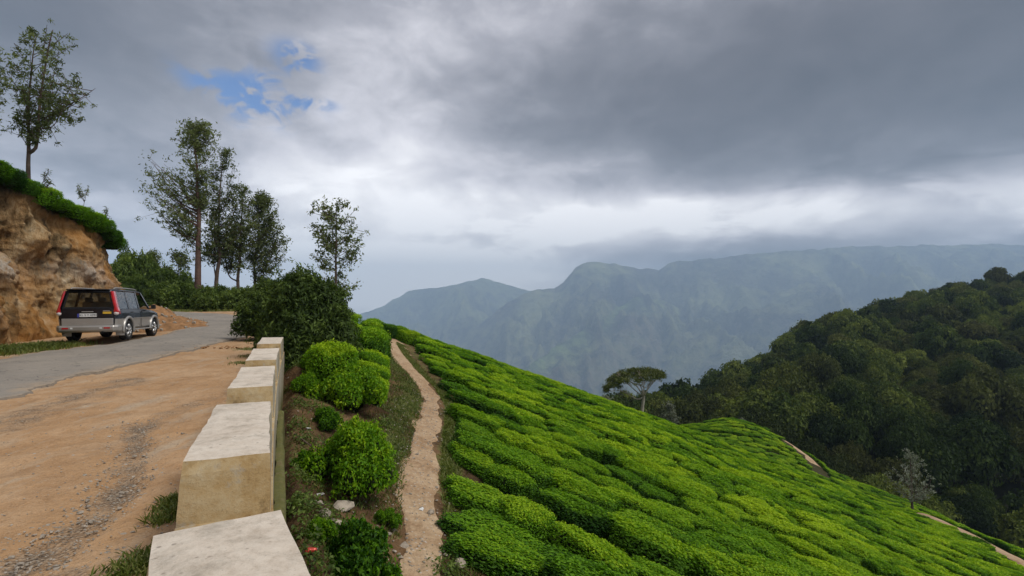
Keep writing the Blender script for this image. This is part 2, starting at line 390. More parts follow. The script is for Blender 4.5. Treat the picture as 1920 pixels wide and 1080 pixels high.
def leafmat(name, dark, mid, lite, wscale=.2, trans=.28, gloss=.42, wamp=.5, spec=.35, oamp=.30, alt=None):
    m, g = newmat(name); P = wpos(g)
    oi = g.new('ShaderNodeObjectInfo').outputs['Random']
    n = g.noise(P, wscale, 4, .6)
    f = g.m('ADD', g.m('MULTIPLY', g.attr('tint'), .55), g.m('MULTIPLY', g.m('SUBTRACT', n, .5), wamp*1.6))
    f = g.m('ADD', f, g.m('ADD', g.m('MULTIPLY', g.m('SUBTRACT', oi, .5), oamp), .15))
    c = g.ramp(f, [(.05, dark), (.42, mid), (.85, lite)])
    if alt: c = g.mix(g.m('MULTIPLY', g.rng(g.m('FRACT', g.m('MULTIPLY', oi, 7.31)), .55, 1.0), .8), c, g.mix(g.attr('tint'), tuple(q*.35 for q in alt), alt))
    b = finish(g, c, gloss, None, spec)
    tr = g.new('ShaderNodeBsdfTranslucent'); g.put(tr.inputs[0], g.mix(1.0, c, (1.15, 1.25, .6), 'MULTIPLY'))
    mx = g.new('ShaderNodeMixShader'); mx.inputs[0].default_value = trans
    g.l.new(b.outputs[0], mx.inputs[1]); g.l.new(tr.outputs[0], mx.inputs[2])
    out = [n_ for n_ in g.n if n_.type == 'OUTPUT_MATERIAL'][0]; g.l.new(mx.outputs[0], out.inputs[0]); return m
MAT = dict(
    dirt=mk_dirt(), asphalt=mk_asphalt(), slope=mk_slope(), path=mk_path(), cliff=mk_cliff(), mountain=mk_mountain(),
    ctop=mk_concrete('cement_top', True), cside=mk_concrete('stained_cement', False), wallface=mk_wallface(),
    tea=leafmat('tea_leaf', (.018, .066, .003), (.112, .255, .004), (.34, .47, .012), .16, .34, .62, .62, .18, .45),
    teacore=plain('dark_core_twigs', (.014, .022, .007), .95, .05, var=.5, scale=14),  # near-black tone of the added solid cores, shared with shrub branches
    oak=leafmat('silver_oak_leaf', (.042, .056, .020), (.105, .132, .044), (.21, .245, .09), .5, .36, .6, .3, .2),
    shrub=leafmat('shrub_leaf', (.024, .044, .010), (.078, .122, .022), (.19, .25, .05), .6, .32, .6, .4, .2),
    forest=leafmat('forest_leaf', (.009, .020, .004), (.042, .068, .012), (.155, .185, .032), .03, .22, .7, .40, .12, .60, (.105, .105, .028)),
    umbrella=leafmat('umbrella_leaf', (.022, .034, .010), (.058, .078, .020), (.125, .14, .038), .6, .25, .6, .3, .2),
    silver=leafmat('silvery_leaf', (.07, .08, .055), (.14, .155, .115), (.25, .27, .21), .8, .25, .5, .3),
    grass=leafmat('grass_blade', (.05, .075, .014), (.12, .16, .025), (.26, .25, .09), .9, .3, .5, .5),
    bark=plain('grey_brown_bark', (.10, .072, .055), .9, .15, var=.45, scale=5, bump=.8),
    barkred=plain('reddish_bark', (.105, .064, .048), .9, .15, var=.35, scale=5, bump=.8),
    palebark=plain('pale_bark', (.30, .26, .21), .85, .2, var=.35, scale=3, bump=.6),
    rock=plain('grey_rock', (.30, .255, .20), .9, .2, var=.4, scale=7, bump=.8),
    pebble=plain('pebble_grey', (.27, .235, .19), .9, .2, var=.5, scale=20),
    soilheap=plain('heap_soil', (.235, .130, .062), .95, .1, var=.4, scale=4, bump=1.0),
    forestfloor=plain('forest_floor', (.016, .018, .008), .95, .1, var=.4, scale=.3),
)

# ================================================================== ground heights
_ky = np.array([-20, 0, 5, 8, 13, 18, 21, 25, 30, 36, 45, 60, 90.]); _kz = np.array([-.25, -.03, 0, .08, .25, .40, .46, .75, 1.15, 1.45, 1.5, 1.5, 1.4])
_ty = np.linspace(-20, 90, 1101); _tz = np.interp(_ty, _ky, _kz); _k = np.hanning(41); _k /= _k.sum()
_tz = np.convolve(np.pad(_tz, 20, mode='edge'), _k, 'valid')
def z_up(x, y): return np.interp(y, _ty, _tz)+.03*fbm(np.asarray(x)*.35, np.asarray(y)*.35, 0, 3, 5)
_wy = np.array([-6, .0, 1.0, 1.83, 2.46, 3.42, 5.36, 8.5, 11.3, 13.4, 20, 27, 34, 45, 70.]); _wx = np.array([4.55, .53, -.145, -.705, -1.13, -1.62, -2.52, -3.93, -5.12, -5.98, -8.6, -11.3, -14.3, -19, -30.])
def Xw(y): return np.interp(y, _wy, _wx)                       # outer face of the parapet, then the road's outer shoulder
_py = np.array([-6, 0, 4, 6.5, 9.5, 12.5, 16, 18.5, 21, 24, 27, 30, 40.]); _px = np.array([2.9, .75, -.45, -1.15, -1.73, -2.1, -2.45, -3.2, -4.35, -5.5, -6.45, -7.2, -9.])
def _sm(ky, kv, lo, hi, w):
    t = np.linspace(lo, hi, 800); v = np.interp(t, ky, kv); k = np.hanning(w); k /= k.sum()
    return t, np.convolve(np.pad(v, w//2, mode='edge'), k, 'valid')[:800]
_pt, _pv = _sm(_py, _px, -6, 40, 31)
def Xp(y): return np.interp(y, _pt, _pv)                        # centre line of the footpath
BUNDS = []
def z_plane(x, y):
    x = np.asarray(x, float); y = np.asarray(y, float)
    drop = 3.66+.36*x+.011*y+.002*np.maximum(0, y-18)**2
    far = np.maximum(0, np.hypot(x, y)-70)
    z = EYE-drop+.30*fbm(x*.07, y*.07, 0, 3, 11)*sstep(6, 25, np.hypot(x, y))*sstep(1, 9, x-Xp(y))
    z = z+6.0*np.exp(-(((x-33.5)/9)**2+((y-74)/11)**2))          # the knoll on the far shoulder
    z = z+2.0*np.exp(-(((x-50)/9)**2+((y-66)/9)**2))
    for pts, h, w in BUNDS: z = z+h*np.exp(-(polydist(x, y, pts)/w)**2)   # low bunds that carry the field paths
    return z
def z_low(x, y):
    x = np.asarray(x, float); y = np.asarray(y, float)
    zp = z_plane(x, y); xw = Xw(y)+.30; xp = Xp(y)-.40
    t = np.clip((x-xw)/np.maximum(.3, xp-xw), 0, 1)
    zu = np.interp(y, _ty, _tz)
    zf = np.where(y < 13, zu-.62-.15*sstep(2, 7, y)*(1-sstep(8, 13, y)), zu-.05); zf = zu-.05+(zf-zu+.05)*(1-sstep(12, 15, y))
    zf = zf-.05*np.maximum(0, y-29.5)**2
    zpath = z_plane(Xp(y)-.40, y)
    zs = zf+(zpath-zf)*(.75*t+.25*sstep(0, 1, t))+.10*fbm(x*1.1, y*1.1, 0, 4, 3)*np.clip(t*6, 0, 1)*np.clip((1-t)*6, 0, 1)
    z = np.where(x < xp, zs, zp)
    z = np.where(x < xw, zf-.25*np.clip((xw-x)/.3, 0, 1), z)
    d = x-Xp(y)                                                     # the path is trodden into the slope
    z = z+np.where((d > -.4) & (y < 33), (z_plane(Xp(y), y)-z)*.6*np.clip(1-np.abs(d)/.55, 0, 1), 0)
    return z
def hit(zf, px, py, d0=2., d1=140.):
    d = np.linspace(d0, d1, 6000); P = np.stack([(px-CX)/FPX*d, d, EYE+(HY-py)/FPX*d], 1)
    s = P[:, 2]-zf(P[:, 0], P[:, 1]); i = np.where(s < 0)[0]
    i = i[0] if len(i) else len(d)-1
    return np.array([P[i, 0], P[i, 1], float(zf(P[i, 0], P[i, 1]))])
def polydist(x, y, pts):
    pts = np.asarray(pts, float); r = np.full(np.shape(x), 1e9)
    for a, b in zip(pts[:-1], pts[1:]):
        ab = b[:2]-a[:2]; t = np.clip(((x-a[0])*ab[0]+(y-a[1])*ab[1])/(ab@ab), 0, 1)
        r = np.minimum(r, np.hypot(x-a[0]-t*ab[0], y-a[1]-t*ab[1]))
    return r
def smooth_poly(P, n):
    """Catmull-Rom through P, n samples"""
    P = np.asarray(P, float); Q = np.vstack([2*P[0]-P[1], P, 2*P[-1]-P[-2]]); out = []
    s = np.linspace(0, len(P)-1-1e-6, n)
    for q in s:
        i = int(q); t = q-i; a, b, c, d = Q[i:i+4]
        out.append(.5*((2*b)+(-a+c)*t+(2*a-5*b+4*c-d)*t*t+(-a+3*b-3*c+d)*t**3))
    return np.array(out)

# ------------------------------------------------------------------ upper terrace: the dirt lay-by and verges
def build_upper():
    ys = np.concatenate([np.linspace(-8, 1, 40), np.linspace(1.05, 14, 230), np.linspace(14.1, 30, 120), np.linspace(30.3, 75, 70)])
    ss = np.concatenate([np.linspace(0, 9, 160), np.linspace(9.1, 24, 100), np.linspace(24.5, 75, 50)])
    Y, S = np.meshgrid(ys, ss, indexing='ij'); X = Xw(Y)-.12-S
    X = np.where(Y > 13.6, X+.55*sstep(13.6, 15, Y), X)
    Z = z_up(X, Y)+.016*fbm(X*2.1, Y*2.1, 0, 4, 21)+.01*fbm(X*9, Y*9, 0, 2, 8)
    run = [hit(z_up, *q) for q in ((255, 790), (250, 850), (235, 905), (180, 965), (90, 1030), (0, 1075), (-150, 1150))]
    run2 = [hit(z_up, *q) for q in ((0, 800), (60, 780), (150, 745), (230, 715))]
    run3 = [hit(z_up, *q) for q in ((300, 1045), (190, 1075), (60, 1110))]
    run4 = [hit(z_up, *q) for q in ((430, 735), (340, 765), (270, 800))]
    gv = np.exp(-(polydist(X, Y, run)/.24)**2)*.72
    for r, w, a in ((run2, .7, .62), (run3, .3, .65), (run4, .3, .6)): gv = np.maximum(gv, np.exp(-(polydist(X, Y, r)/w)**2)*a)
    Z = Z-.05*np.exp(-(polydist(X, Y, run)/.22)**2)
    gs = [(hit(z_up, 465, 655), .5), (hit(z_up, 455, 680), .35), (hit(z_up, 30, 655), 1.3), (hit(z_up, 85, 650), .8)]
    gr = np.zeros_like(X)
    for p, w in gs: gr = np.maximum(gr, np.exp(-((X-p[0])**2+(Y-p[1])**2)/w**2)*.9)
    gr = np.maximum(gr, sstep(40, 44, Y))
    V = np.stack([X, Y, Z], -1).reshape(-1, 3)
    # a skirt down behind the parapet
    F = grid_faces(len(ys), len(ss))[:, ::-1]
    n = len(V); sk = V.reshape(len(ys), len(ss), 3)[:, 0].copy(); sk[:, 2] -= 1.6
    i = np.arange(len(ys)-1); a = i*len(ss); b = (i+1)*len(ss)
    F = np.vstack([F, np.stack([a, b, n+i+1, n+i], 1)[:, ::-1]])
    V = np.vstack([V, sk]); z0 = np.zeros(len(sk))
    me = mesh('ground', V, F, MAT['dirt'], True, dict(gravel=np.append(gv.ravel(), z0), grass=np.append(gr.ravel(), z0)))
    tag(link('ground', me), 'ochre dirt lay-by and verge beside the road', None, None, 'structure')
build_upper()

# ------------------------------------------------------------------ road
ROAD_R = smooth_poly([(-6.5, -6), (-7.9, 2), (-8.3, 6), (-8.5, 8.4), (-9.15, 9.8), (-9.45, 11.2), (-9.5, 13.2), (-10.2, 16), (-10.9, 19.5), (-11.8, 23), (-13.4, 26.5), (-15.6, 30), (-19, 33.6), (-25, 36.6), (-34, 38.5), (-46, 39)], 260)
ROAD_L = smooth_poly([(-12, -8), (-13, 2), (-13.3, 6), (-13.5, 9), (-13.7, 11), (-14.0, 13.9), (-14.4, 16), (-14.45, 18.2), (-14.7, 20.5), (-15.1, 22.6), (-16.2, 25), (-18.2, 27.6), (-21.3, 30), (-26.5, 32.2), (-35, 33.6), (-46, 34)], 260)
def build_road():
    n = 900; k = 40; rng = np.random.default_rng(3)
    t = np.linspace(0, 1, k)
    ed = np.linspace(0, 60, n)
    jr = .13*fbm(ed*1.3, 0, 0, 3, 2)+.14*fbm(ed*.5, 3, 0, 2, 5); jl = .15*fbm(ed*1.3, 9, 0, 3, 7)
    RR = smooth_poly(ROAD_R[::5], n); RL = smooth_poly(ROAD_L[::5], n)
    nr = unit(RR-RL); Rr = RR+nr*jr[:, None]; Ll = RL-nr*jl[:, None]
    XY = Ll[:, None]*(1-t)[None, :, None]+Rr[:, None]*t[None, :, None]
    X, Y = XY[..., 0], XY[..., 1]
    Z = z_up(X, Y)+.035+.04*np.sin(np.pi*t)[None, :]+.008*fbm(X*1.5, Y*1.5, 0, 3, 4)
    V = np.stack([X, Y, Z], -1)
    lo = V[:, [0, -1]].copy(); lo[:, :, 2] -= .09; lo[:, 0, :2] -= nr*.05; lo[:, 1, :2] += nr*.05
    V = np.concatenate([lo[:, :1], V, lo[:, 1:]], 1); kk = k+2
    d = np.minimum(t, 1-t)*4.6; dust = np.exp(-d/.45)*.72; dust = np.maximum(dust, np.exp(-(1-t)*4.6/.9)*.62); rim = np.exp(-((1-t)*4.6)/.10)
    ii = np.linspace(0, 1, n)
    dust = np.tile(np.concatenate([[1], dust, [1]]), (n, 1)); rim = np.tile(np.concatenate([[0], rim, [1]]), (n, 1))
    me = mesh('road', V.reshape(-1, 3), grid_faces(n, kk), MAT['asphalt'], True, dict(dust=dust.ravel(), rim=rim.ravel()))
    tag(link('road', me), 'narrow worn grey asphalt road bending away', None, None, 'structure')
build_road()

# ------------------------------------------------------------------ lower hillside under the wall: slope, footpath, tea field
FP2 = smooth_poly([hit(z_plane, *q) for q in ((1738, 976), (1775, 993), (1815, 1012), (1860, 1037), (1905, 1063), (1955, 1095))], 60)
FP3 = smooth_poly([at(1440, 829, 76), at(1465, 842, 72), at(1500, 858, 67), at(1530, 872, 64)], 40)
FP4 = smooth_poly([at(1296, 816, 62), at(1312, 818, 60), at(1330, 823, 58)], 24)
BUNDS += [(FP2[::10], .55, 1.7), (FP3[::8], .7, 2.0), (FP4[::6], .6, 2.0)]
for fp in (FP3, FP4): fp[:, 2] = z_plane(fp[:, 0], fp[:, 1])
def build_lower():
    ys = np.concatenate([np.linspace(-5, 2, 30), np.linspace(2.1, 14, 170), np.geomspace(14.1, 34, 110), np.geomspace(34.3, 135, 90)])
    ss = np.concatenate([np.linspace(-.5, 8, 130), np.geomspace(8.1, 190, 110)])
    Y, S = np.meshgrid(ys, ss, indexing='ij'); X = Xw(Y)+.02+S
    Z = z_low(X, Y)
    off = X-Xp(Y); rel = np.clip((X-Xw(Y)-.3)/np.maximum(.3, Xp(Y)-.4-Xw(Y)-.3), 0, 1.2)
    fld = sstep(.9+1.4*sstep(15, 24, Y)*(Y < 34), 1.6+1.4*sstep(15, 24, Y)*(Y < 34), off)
    n = fbm(X*.8, Y*.8, 0, 3, 31)
    gr = .25+.55*sstep(-1.6, -.45, off)*(1-sstep(.6, 1.0, off))*sstep(7.5, 10, Y)+.25*n
    gr = np.maximum(gr, .75*(1-rel)*sstep(14, 17, Y)); gr = gr*(1-.75*np.exp(-(off/.42)**2))
    gr = np.where(off > 1., np.where(Y > 14, .55, .3), gr)
    V = np.stack([X, Y, Z], -1).reshape(-1, 3)
    tag(link('hillside', mesh('hillside', V, grid_faces(len(ys), len(ss)), MAT['slope'], True, dict(grass=gr.ravel(), field=fld.ravel()))),
        'steep soil hillside dropping away below the parapet', None, None, 'structure')
    # footpath: its own sheet of trodden earth
    def strip(name, C, w, lab, seed, lift=.018):
        m = len(C); k = 9; T = unit(np.gradient(C[:, :2], axis=0)); N = np.stack([T[:, 1], -T[:, 0]], 1)
        s = np.cumsum(np.r_[0, np.linalg.norm(np.diff(C[:, :2], axis=0), axis=1)])
        wl = w*(1+.35*fbm(s*1.3, 0, 0, 3, seed)); wr = w*(1+.35*fbm(s*1.3, 7, 0, 3, seed+1))
        t = np.linspace(-1, 1, k)
        off = np.where(t[None] < 0, t[None]*wl[:, None], t[None]*wr[:, None])
        XY = C[:, None, :2]+N[:, None]*off[..., None]
        Z = z_low(XY[..., 0], XY[..., 1])+lift-np.where(np.abs(t) > .9, lift+.03, 0)[None]
        V = np.dstack([XY, Z]).reshape(-1, 3)
        return tag(link(name, mesh(name, V, grid_faces(m, k), MAT['path'], True)), lab, None, None, 'structure')
    yy = np.linspace(-1, 30.5, 260); C = np.stack([Xp(yy), yy], 1); wdt = .30+.10*sstep(7, 10, yy)*(1-sstep(12, 15, yy))+.02*sstep(12, 16, yy)*(1-sstep(18, 22, yy))+.55*sstep(20, 25, yy)
    strip('footpath', C, wdt, 'pale earth footpath winding along the slope', 41)
    strip('footpath', FP2[:, :2], .75, 'earth footpath between tea in the lower corner of the field', 51)
    strip('footpath', FP3[:, :2], .8, 'bare earth path running down the far shoulder of the knoll', 61)
    strip('footpath', FP4[:, :2], .8, 'short bare patch of path before the knoll', 71)
build_lower()

# ------------------------------------------------------------------ forest hill
def ridge_d(u): return np.interp(u, [.1, .3, .5, .7, 1.0, 1.4], [150, 175, 215, 255, 300, 340])
_fu = (np.array([1100, 1180, 1250, 1330, 1400, 1450, 1500, 1560, 1660, 1720, 1760, 1830, 1920, 2050, 2300.])-CX)/FPX
_fy = np.array([800, 775, 752, 722, 692, 662, 632, 597, 573, 556, 548, 530, 518, 500, 470.])
TREE_H = 9.5
def z_forest(x, y):
    u = x/np.maximum(y, 1); D = ridge_d(u)
    zr = EYE+(HY-np.interp(u, _fu, _fy))/FPX*D-TREE_H*.82
    d0 = 66.; v0 = .10+.36*u+.075                                    # valley line just over the crest of the tea
    z0 = EYE-v0*d0-9
    t = (y-d0)/(D-d0)
    z = np.where(t < 1, z0+(zr-z0)*(np.clip(t, -.5, 1)**1.0), zr-(y-D)*.55)
    z = np.where(t < 0, z0-3*np.minimum(0, t)*0-6*np.abs(np.minimum(0, t)), z)
    return z+2.2*fbm(x*.018, y*.018, 0, 3, 77)*sstep(0, .3, t)*(1-.6*sstep(.8, 1, t))
def build_forest_ground():
    us = np.linspace(.02, 1.6, 120); ds = np.concatenate([np.linspace(58, 345, 130), np.linspace(350, 900, 30)])
    Dd, U = np.meshgrid(ds, us, indexing='ij'); X = U*Dd; Z = z_forest(X, Dd)
    tag(link('hill', mesh('hill', np.stack([X, Dd, Z], -1).reshape(-1, 3), grid_faces(len(ds), len(us)), MAT['forestfloor'], True)),
        'dark forested hill across the valley', None, None, 'structure')
build_forest_ground()

# ------------------------------------------------------------------ far mountains
MTN = 1.5                                                          # the range stands at 5 to 10 km
def build_mountains():
    us = np.linspace(-1.0, 1.7, 620); ds = np.concatenate([np.linspace(350, 2300, 30), np.linspace(2350, 7300, 250)])
    Dd, U = np.meshgrid(ds, us, indexing='ij'); px = U*FPX+CX; X = U*Dd; Y = Dd
    def H(pp, yy, d): return (HY-np.interp(px, pp, yy))/FPX*d
    rg = []
    # (profile pixels, profile rows, ridge depth, front slope, back slope)
    d1 = 6600+300*vnoise(U*9, 0, 0, 3)
    rg.append((H([0, 500, 600, 650, 690, 705, 740, 765, 800, 830, 860, 905, 930, 960, 990, 1040, 1100, 1300, 2600], [640, 622, 606, 594, 584, 578, 561, 546, 540, 537, 533, 521, 527, 537, 544, 552, 575, 620, 640], d1), d1, .44, .5, 60))
    d2 = 5200+350*vnoise(U*7, 4, 0, 9)+0*U
    rg.append((H([0, 800, 900, 950, 985, 1000, 1040, 1056, 1068, 1078, 1092, 1130, 1180, 1235, 1252, 1275, 1330, 1400, 1500, 1600, 1800, 2600], [760, 690, 610, 568, 549, 543, 538, 530, 513, 501, 494, 490, 499, 506, 493, 488, 485, 476, 468, 463, 458, 455], d2), d2, .50, .55, 75))
    d3 = np.interp(px, [700, 880, 980, 1100, 1200, 1300], [3000, 3150, 3350, 3950, 4700, 4800])+90*vnoise(U*12, 8, 0, 12)
    rg.append((H([0, 700, 880, 930, 980, 1040, 1100, 1150, 1190, 1240, 1300, 1400, 1500, 1700, 2600], [830, 800, 752, 722, 690, 651, 615, 580, 557, 562, 590, 640, 680, 700, 720], d3), d3, .52, .40, 55))
    d4 = 3300+100*vnoise(U*8, 2, 0, 15)
    rg.append((H([0, 900, 1050, 1120, 1200, 1300, 1380, 1450, 1550, 1700, 2600], [900, 830, 790, 770, 745, 715, 690, 660, 630, 610, 600], d4), d4, .50, .35, 45))
    valley = -.215*2700-60*0+25*fbm(X*.002, Y*.002, 0, 3, 5)
    Z = np.full_like(X, -640.)+25*fbm(X*.0015, Y*.0015, 0, 3, 5); lush = np.zeros_like(X); rock = np.zeros_like(X)
    warp = 260*fbm(X*.0011, Y*.0011, 0, 3, 66)
    gul = ridged((X+warp)*.0021, Y*.0006, 0, 5, 33); gul2 = ridged((X+warp*.6)*.006, Y*.002, 0, 4, 35)
    for i, (h, d, sf, sb, amp) in enumerate(rg):
        dz = np.maximum(0, d-Dd); bz = np.maximum(0, Dd-d)
        wgt = sstep(0, 620, dz)
        z = h-dz*sf*(1+.25*np.clip(dz/1500, 0, 1)*0)-bz*sb+wgt*(amp*2.6*(gul-.7)+amp*1.0*(gul2-.7))+(1-wgt)*9*fbm(U*60, i*3., 0, 3, 44)
        m = z > Z
        Z = np.where(m, z, Z)
        if i == 2: lush = np.where(m, .8*np.exp(-(dz/170)**2)*(1-sstep(.2, .3, U)), lush); rock = np.where(m, .7*sstep(200, 600, dz), rock)
        elif i == 0: lush = np.where(m, .4*np.exp(-(dz/300)**2), lush); rock = np.where(m, .25, rock)
        else: lush = np.where(m, 0, lush); rock = np.where(m, .35, rock)
    lush = np.maximum(lush, .9*(Z < -520))
    V = np.stack([X, Y, Z], -1).reshape(-1, 3)*MTN
    tag(link('mountains', mesh('mountains', V, grid_faces(len(ds), len(us)), MAT['mountain'], True, dict(lush=lush.ravel(), rock=rock.ravel()))),
        'blue hazy mountain range beyond the valley', None, None, 'structure')
build_mountains()

# ------------------------------------------------------------------ cut earth bank beside the road
def build_cliff():
    base = smooth_poly([(-13.8, 6), (-14.6, 10), (-15.9, 13.4), (-17.2, 16.4), (-18.2, 18.6), (-18.7, 20.6), (-18.75, 23), (-18.8, 25.2), (-19.8, 27.2), (-22.5, 29), (-28, 30.5), (-38, 31.5)], 300)
    s = np.linspace(0, 1, 300); T = unit(np.gradient(base, axis=0)); N = np.stack([-T[:, 1], T[:, 0]], 1)   # into the hill
    px = CX+FPX*base[:, 0]/np.maximum(base[:, 1], 3)
    th = np.interp(base[:, 1], [6, 10, 13.4, 15.5, 18.5, 21, 23, 24.6, 26, 27.2, 29, 31.5], [8.9, 8.7, 8.1, 7.65, 7.0, 6.5, 6.0, 5.65, 5.05, 4.5, 4.3, 4.5])
    nu = 150; t = np.linspace(0, 1, nu)
    run = 1.55
    zb = z_up(base[:, 0], base[:, 1])-.15
    back = np.concatenate([t, 1+np.linspace(.02, 1, 26)]); k = len(back)
    tt = np.minimum(back, 1); bk = np.maximum(back-1, 0)
    lean = run*(tt**1.25)+.25*sstep(.75, 1, tt)*0
    D = lean[None]+bk[None]*22
    Z = zb[:, None]+(th-zb)[:, None]*tt[None]+bk[None]*22*.17
    P = np.dstack([base[:, None, 0]+N[:, None, 0]*D, base[:, None, 1]+N[:, None, 1]*D, Z])
    w = np.sin(np.pi*np.clip(tt, 0, 1))[None]**.6*np.ones((300, 1))
    X, Y, Zz = P[..., 0], P[..., 1], P[..., 2]
    L = np.cumsum(np.r_[0, np.linalg.norm(np.diff(base, axis=0), axis=1)])[:, None]
    disp = .38*fbm(L*.42, Zz*.42, 0, 3, 61)+.42*(ridged((L+.55*Zz)*.42, Zz*.16, 0, 4, 62)-.5)+.22*(ridged((L-.3*Zz)*1.3, Zz*.5, 0, 4, 63)-.5)+.09*fbm(L*4, Zz*4, 0, 3, 64)
    disp = disp*w
    ledge = .35*np.exp(-((tt-.93)/.05)**2)[None]*(.6+.5*fbm(L*.8, 0, 0, 2, 65))   # root mat hangs over the edge
    q = disp+ledge
    P[..., 0] -= N[:, None, 0]*q; P[..., 1] -= N[:, None, 1]*q
    P[..., 2] += .25*fbm(L*.5, 2, 0, 3, 66)*sstep(.5, 1, tt)[None]+bk[None]*.6*fbm(X*.3, Y*.3, 0, 2, 67)
    c1 = at(182, 487, 22.5); c2 = at(178, 512, 22.3); c3 = at(130, 505, 21.5); c4 = at(60, 590, 17.5)
    pale = np.zeros_like(X)
    for c, r in ((c1, .32), (c2, .36), (c3, .5), (c4, .55)): pale = np.maximum(pale, np.exp(-((P[..., 0]-c[0])**2*.3+(P[..., 2]-c[2])**2)/r**2*np.where(np.abs(P[..., 1]-c[1]) < 3, 1, 9)))
    roots = np.ones((300, 1))*np.clip(.9*sstep(.80, .97, tt)+bk*5, 0, 1)[None]
    me = mesh('earth_bank', P.reshape(-1, 3), grid_faces(300, k)[:, ::-1], MAT['cliff'], True, dict(pale=pale.ravel(), roots=roots.ravel()))
    tag(link('earth_bank', me), 'tall orange-brown cut earth bank beside the parked car', 'earth bank')
    return base, N, th
BANK, BANKN, BANKH = build_cliff()
def bank_top(i, back):
    """a point on the top of the bank, `back` metres in from the edge"""
    p = BANK[i]+BANKN[i]*(1.55+back); return np.array([p[0], p[1], BANKH[i]+back*.17])

def bank_z(x, y):
    i = int(np.argmin((BANK[:, 0]-x)**2+(BANK[:, 1]-y)**2)); bk = float((np.array([x, y])-BANK[i])@BANKN[i])-1.55
    return BANKH[i]+max(bk, 0)*.17-.1

